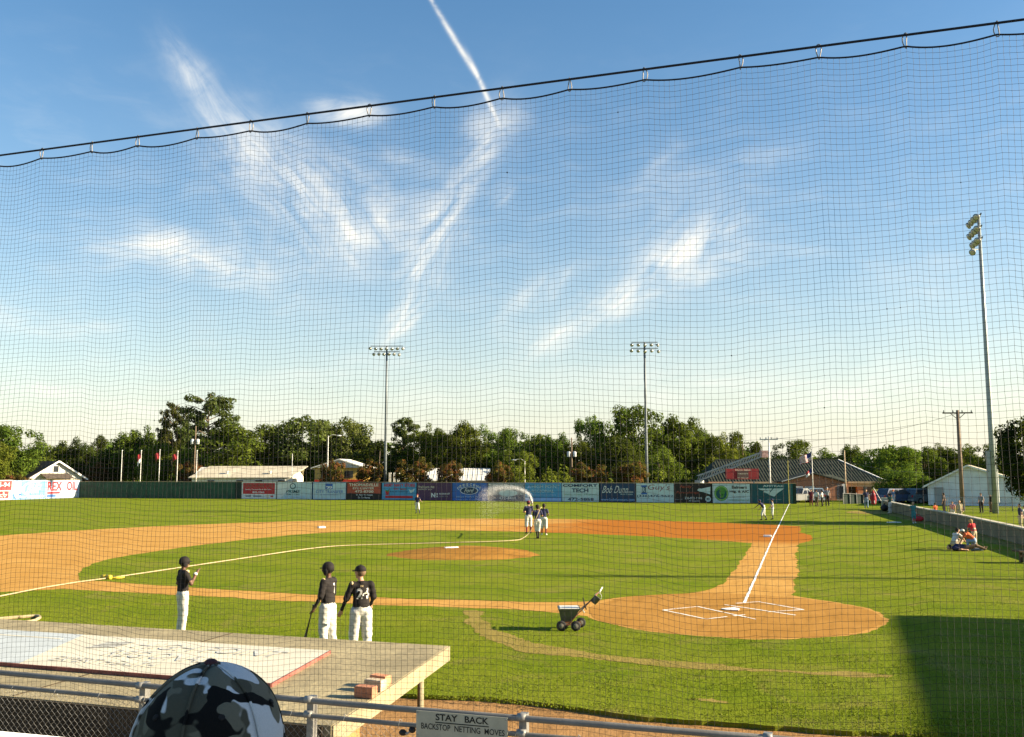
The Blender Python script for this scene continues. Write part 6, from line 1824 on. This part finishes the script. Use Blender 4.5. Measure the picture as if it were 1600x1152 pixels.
pk = thing('hanging_bucket', 'small grey bucket hung under the handle of the hopper cart', 'bucket', LD(0, 0, 0) * 0 + Vector((g.x, g.y, 0)), RZ)
M = Matrix.Rotation(R(38), 3, 'Y')
MB().lathe([(.065, -.11), (.085, .06), (.09, .065), (.078, .055), (.06, -.09)], 16, (sx(930.5), -.13, szz(937)), 0, M).build('pail', mat('pail_grey', (.10, .10, .085), .5, .1), pk, False, True)
MB().tube([Vector((sx(930.5), -.13, szz(937))) + M @ Vector((.085 * math.cos(a), 0, .06 + .10 * math.sin(a))) for a in np.linspace(0, math.pi, 9)], .006, 5).build('bail', LID, pk)

# ------------------------------------------------------------------ hose and water
HOSE = mat('hose_canvas', (.38, .30, .17), .8, .12, 5, .2)
pts = [(-9.5, 20.2), (-6.5, 20.1)] + [tuple(G(x, y).xy) for x, y in ((0, 934), (60, 922), (120, 912), (165, 906), (230, 896.5), (300, 886), (380, 874), (460, 862), (505, 856.5), (540, 854), (600, 852), (660, 850.5), (720, 849), (770, 847.5), (800, 846), (815, 843.5))]
pl = [Vector((x, y, .045)) for x, y in pts]
De = (np.array(G(840, 842).xy) - CAM[:2]) @ FH
pl += [at3(827, 832.5, De - .25), at3(834, 818, De - .38), at3(840.5, 803, De - .40), at3(844.5, 794, De - .22), at3(846, 793, De + .2), at3(840, 793, De + 2.0), at3(833, 792, De + 3.8), at3(832, 787, De + 4.6)]
hs = MB().tube(smoothline([tuple(p) for p in pl], 6), .021, 8).build('water_hose', HOSE, None, False, True)
tag(hs, 'long tan canvas hose snaking from the dugout to the watering crew', 'hose')
h2_ = MB().tube(smoothline([(-9.2, 18.9, .04), *[tuple(G(x, y, .04)) for x, y in ((10, 966), (30, 964.5), (55, 962.5), (62, 964.5), (57, 968), (40, 972))], (-8.0, 17.0, .04)], 6), .04, 8).build('water_hose', HOSE, None, False, True)
tag(h2_, 'short tan loop of hose on the grass above the dugout roof', 'hose')
cpv = mat('coupling_yellow', (.55, .42, .04), .5)
g = G(166, 905.5)
cp = MB().lathe([(.06, -.2), (.075, -.18), (.075, -.02), (.05, 0), (.08, .02), (.08, .18), (.06, .2)], 12, (g.x, g.y, .075), 0, Matrix.Rotation(R(90), 3, 'X')).box((g.x + .2, g.y - .2, .05), (.3, .5, .05), .3).build('hose_coupling', cpv, None, False, True)
tag(cp, 'yellow coupling joining the hose at the dirt corner', 'coupling')
def spray():
    rng = np.random.default_rng(9)
    N = 14000
    t = rng.random(N) ** .8
    path = smoothline([(832, 784, 0), (829, 776, 0), (822, 768.5, 0), (808, 763.5, 0), (790, 762, 0), (773, 763.5, 0), (762, 770, 0), (758, 780, 0)], 8)
    P = np.array([tuple(p) for p in path])[:, :2]
    ii = t * (len(P) - 1); i0 = np.floor(ii).astype(int).clip(0, len(P) - 2); fr = (ii - i0)[:, None]
    q = P[i0] * (1 - fr) + P[i0 + 1] * fr
    spread = .5 + 6.5 * t ** 1.3
    q = q + rng.normal(size=(N, 2)) * spread[:, None] * np.array([1.0, .7])
    # drops falling out of the jet
    fall = rng.random(N) < .5
    q[fall, 1] += rng.random(fall.sum()) ** 1.3 * (24 + 22 * t[fall]) * np.minimum(1, t[fall] * 3)
    q[fall, 0] += rng.normal(size=fall.sum()) * 7 * t[fall]
    q[:, 1] = np.minimum(q[:, 1], 818)
    De = (np.array(G(826, 834).xy) - CAM[:2]) @ FH
    Dd = De + .6 + 3.5 * t + rng.normal(size=N) * .5 * t
    V = np.empty((N, 4, 3))
    s = (.0042 + .004 * rng.random(N)) * np.where(fall, .72, 1)
    dirs = np.array([[1, 1, 1], [1, -1, -1], [-1, 1, -1], [-1, -1, 1]]) * .8
    for i in range(N):
        lat, z = FZ(q[i, 0], q[i, 1], Dd[i]); p = LD(lat, Dd[i], max(z, .02))
        V[i] = np.array(p) + dirs * s[i]
    F = (np.array([[0, 1, 2], [0, 3, 1], [0, 2, 3], [1, 3, 2]])[None] + 4 * np.arange(N)[:, None, None]).reshape(-1, 3)
    me = bpy.data.meshes.new('water_spray'); me.from_pydata(V.reshape(-1, 3).tolist(), [], F.tolist())
    m = bpy.data.materials.new('water_drops'); m.use_nodes = True; nt = m.node_tree; k = NT(nt); nt.nodes.clear()
    o_ = k.new('ShaderNodeOutputMaterial'); d = k.new('ShaderNodeBsdfDiffuse'); d.inputs[0].default_value = (.85, .87, .88, 1); tr = k.new('ShaderNodeBsdfTranslucent'); tr.inputs[0].default_value = (.85, .87, .88, 1)
    tp_ = k.new('ShaderNodeBsdfTransparent'); m1 = k.new('ShaderNodeMixShader'); m1.inputs[0].default_value = .5; m2 = k.new('ShaderNodeMixShader'); m2.inputs[0].default_value = .25
    nt.links.new(d.outputs[0], m1.inputs[1]); nt.links.new(tr.outputs[0], m1.inputs[2]); nt.links.new(m1.outputs[0], m2.inputs[1]); nt.links.new(tp_.outputs[0], m2.inputs[2]); nt.links.new(m2.outputs[0], o_.inputs[0])
    me.materials.append(m)
    o = link(bpy.data.objects.new('water_spray', me)); tag(o, 'white arc of water spray falling on the dirt from the hose', 'water spray', kind='stuff')
spray()
nz = MB().lathe([(.045, 0), (.05, .1), (.03, .35), (.04, .38), (.02, .42)], 12, at3(832, 788, De + 4.6), 0, Vector((-.2, .3, .9)).normalized().to_track_quat('Z', 'Y').to_matrix()).build('hose_nozzle', STEEL, None, False, True)
tag(nz, 'metal nozzle at the end of the hose where the water leaves', 'nozzle')

# ------------------------------------------------------------------ spectator in the camouflage cap, close to the camera
cx_, cy_, ct = -23.808, -.995, 3.392
spx = thing('person', 'spectator seen from behind in a grey and black camouflage cap', 'person', (cx_, cy_, 2.1), RZ)
pr = []
A = lambda a, b, ra, rb, nm, sy=1: pr.append((a, b, ra, rb, nm, sy))
zc = ct - 2.1 - .13
A((0, 0, zc - .03), (0, .02, zc - .08), .090, .085, 'hair'); A((0, .05, zc - .08), (0, .07, zc - .13), .07, .05, 'skin'); A((0, .095, zc - .06), (0, .115, zc - .085), .012, .015, 'skin')
for s in (-1, 1): A((s * .09, 0, zc - .07), (s * .09, -.005, zc - .10), .017, .013, 'skin')
A((0, -.01, zc - .14), (0, -.02, zc - .28), .058, .065, 'skin'); A((-.17, -.03, zc - .30), (.17, -.03, zc - .30), .075, .075, 'shirt'); A((0, -.03, zc - .38), (0, -.06, .55), .165, .16, 'shirt', .75)
for s in (-1, 1):
    A((s * .18, -.03, zc - .30), (s * .24, .02, zc - .58), .062, .05, 'shirt'); A((s * .24, .02, zc - .58), (s * .12, .28, .62), .046, .034, 'skin'); A((s * .12, .28, .62), (s * .08, .36, .60), .036, .03, 'skin')
    A((s * .10, -.02, .50), (s * .14, .44, .50), .09, .07, 'pants'); A((s * .14, .44, .50), (s * .14, .42, .10), .065, .05, 'pants'); A((s * .14, .42, .06), (s * .15, .60, .04), .045, .038, 'shoe')
V, F, lb, names = blob(pr, .016)
me = bpy.data.meshes.new('body'); me.from_pydata(V.tolist(), [], F.tolist())
for n_ in names: me.materials.append({'skin': SKINS['b'], 'hair': CL['brown'], 'shirt': CL['grey'], 'pants': CL['jeans'], 'shoe': CL['white']}[n_])
me.polygons.foreach_set('material_index', lb); me.polygons.foreach_set('use_smooth', [True] * len(F)); me.update()
link(bpy.data.objects.new('body', me), spx)
def camo():
    m = bpy.data.materials.new('camouflage_twill'); m.use_nodes = True; k = NT(m.node_tree); b = m.node_tree.nodes['Principled BSDF']
    b.inputs['Roughness'].default_value = .9; b.inputs['Specular IOR Level'].default_value = .1
    v = k.new('ShaderNodeTexCoord').outputs['Object']
    sh = lambda o, sc: k.noise(k.mapv(v, (1, 1, 1.35), (0, 0, 0), o), sc, 1.6, .5, .6)
    c = k.mix(k.smooth(sh((3, 1, 2), 16),   .49, .52), (.15, .135, .095, 1), (.085, .076, .052, 1))
    c = k.mix(k.smooth(sh((7, 2, 5), 15), .53, .55), c, (.60, .58, .56, 1))
    c = k.mix(k.smooth(sh((1, 9, 4), 16), .54, .56), c, (.010, .009, .008, 1))
    c = k.mix(k.smooth(k.noise(v, 900, 2), .4, .6), c, k.mix(.12, c, (0, 0, 0, 1)))
    k.put(b.inputs['Base Color'], c)
    bn = k.new('ShaderNodeBump'); bn.inputs['Strength'].default_value = .35; bn.inputs['Distance'].default_value = .004
    k.put(bn.inputs['Height'], k.m('ADD', k.noise(v, 28, 3, .6), k.m('MULTIPLY', k.noise(v, 600, 2), .2))); k.put(b.inputs['Normal'], bn.outputs[0])
    return m
CAMO = camo()
prof = [(.101, -.075), (.1035, -.05), (.1035, -.02), (.102, .01), (.097, .04), (.089, .066), (.077, .088), (.060, .106), (.040, .119), (.020, .1265), (.002, .129)]
prof = [tuple(p) for p in smoothline([(a_, b_) for a_, b_ in prof], 3)]
mb = MB(); n = 96; vs, fs = [], []
for r_, z_ in prof:
    for jx in range(n):
        a = 2 * math.pi * jx / n
        dent = 1 + .006 * math.cos(6 * a) * (1 - z_ / .13) + .005 * math.sin(7 * a + z_ * 50) + .004 * math.sin(4 * a - z_ * 90)
        vs.append((r_ * dent * math.cos(a), 1.12 * r_ * dent * math.sin(a), zc + z_ + .002 * math.sin(5 * a)))
for i in range(len(prof) - 1):
    for jx in range(n):
        a, b = i * n + jx, i * n + (jx + 1) % n
        fs.append((a, b, b + n, a + n))
cp_ = MB().add(vs, fs).build('camouflage_cap', CAMO, spx, False, True)
for s in range(6):
    a = R(30 + 60 * s)
    MB().tube([(r_ * 1.012 * math.cos(a), 1.12 * r_ * 1.012 * math.sin(a), zc + z_ + .0005) for r_, z_ in prof[:-1]], .0021, 5).build('seam', CAMO, cp_)
MB().ball((0, 0, zc + .1295), (.0098, .0098, .0065), 12).build('button', mat('button_maroon', (.06, .02, .022), .8, .1), cp_, False, True)
pts = [(math.cos(a) * .085, .085 + math.sin(a) * .10) for a in np.linspace(0, math.pi, 14)]
MB().ext([(x, y, zc - .055 - 2.2 * x * x) for x, y in pts], (0, 0, .004)).build('visor', CAMO, cp_)
for s in range(6):
    a = R(60 * s)
    MB().lathe([(.0035, -.001), (.0045, .001), (.0028, .002)], 8, (.0835 * math.cos(a), 1.12 * .0835 * math.sin(a), zc + .079), 0, Vector((math.cos(a), math.sin(a), .8)).normalized().to_track_quat('Z', 'Y').to_matrix()).build('eyelet', CL['black'], cp_)
be = thing('bleacher_bench', 'aluminium bleacher bench under the spectator in the cap', 'bench', (cx_, cy_, 2.1), RZ)
for i in range(2): MB().box((0, -.11 + i * .16, .395), (5.0, .15, .04)).build('plank', STEEL, be)
for x in (-2.2, -.7, .7, 2.2): MB().box((x, -.03, .18), (.06, .25, .37)).build('leg', STEEL, be)
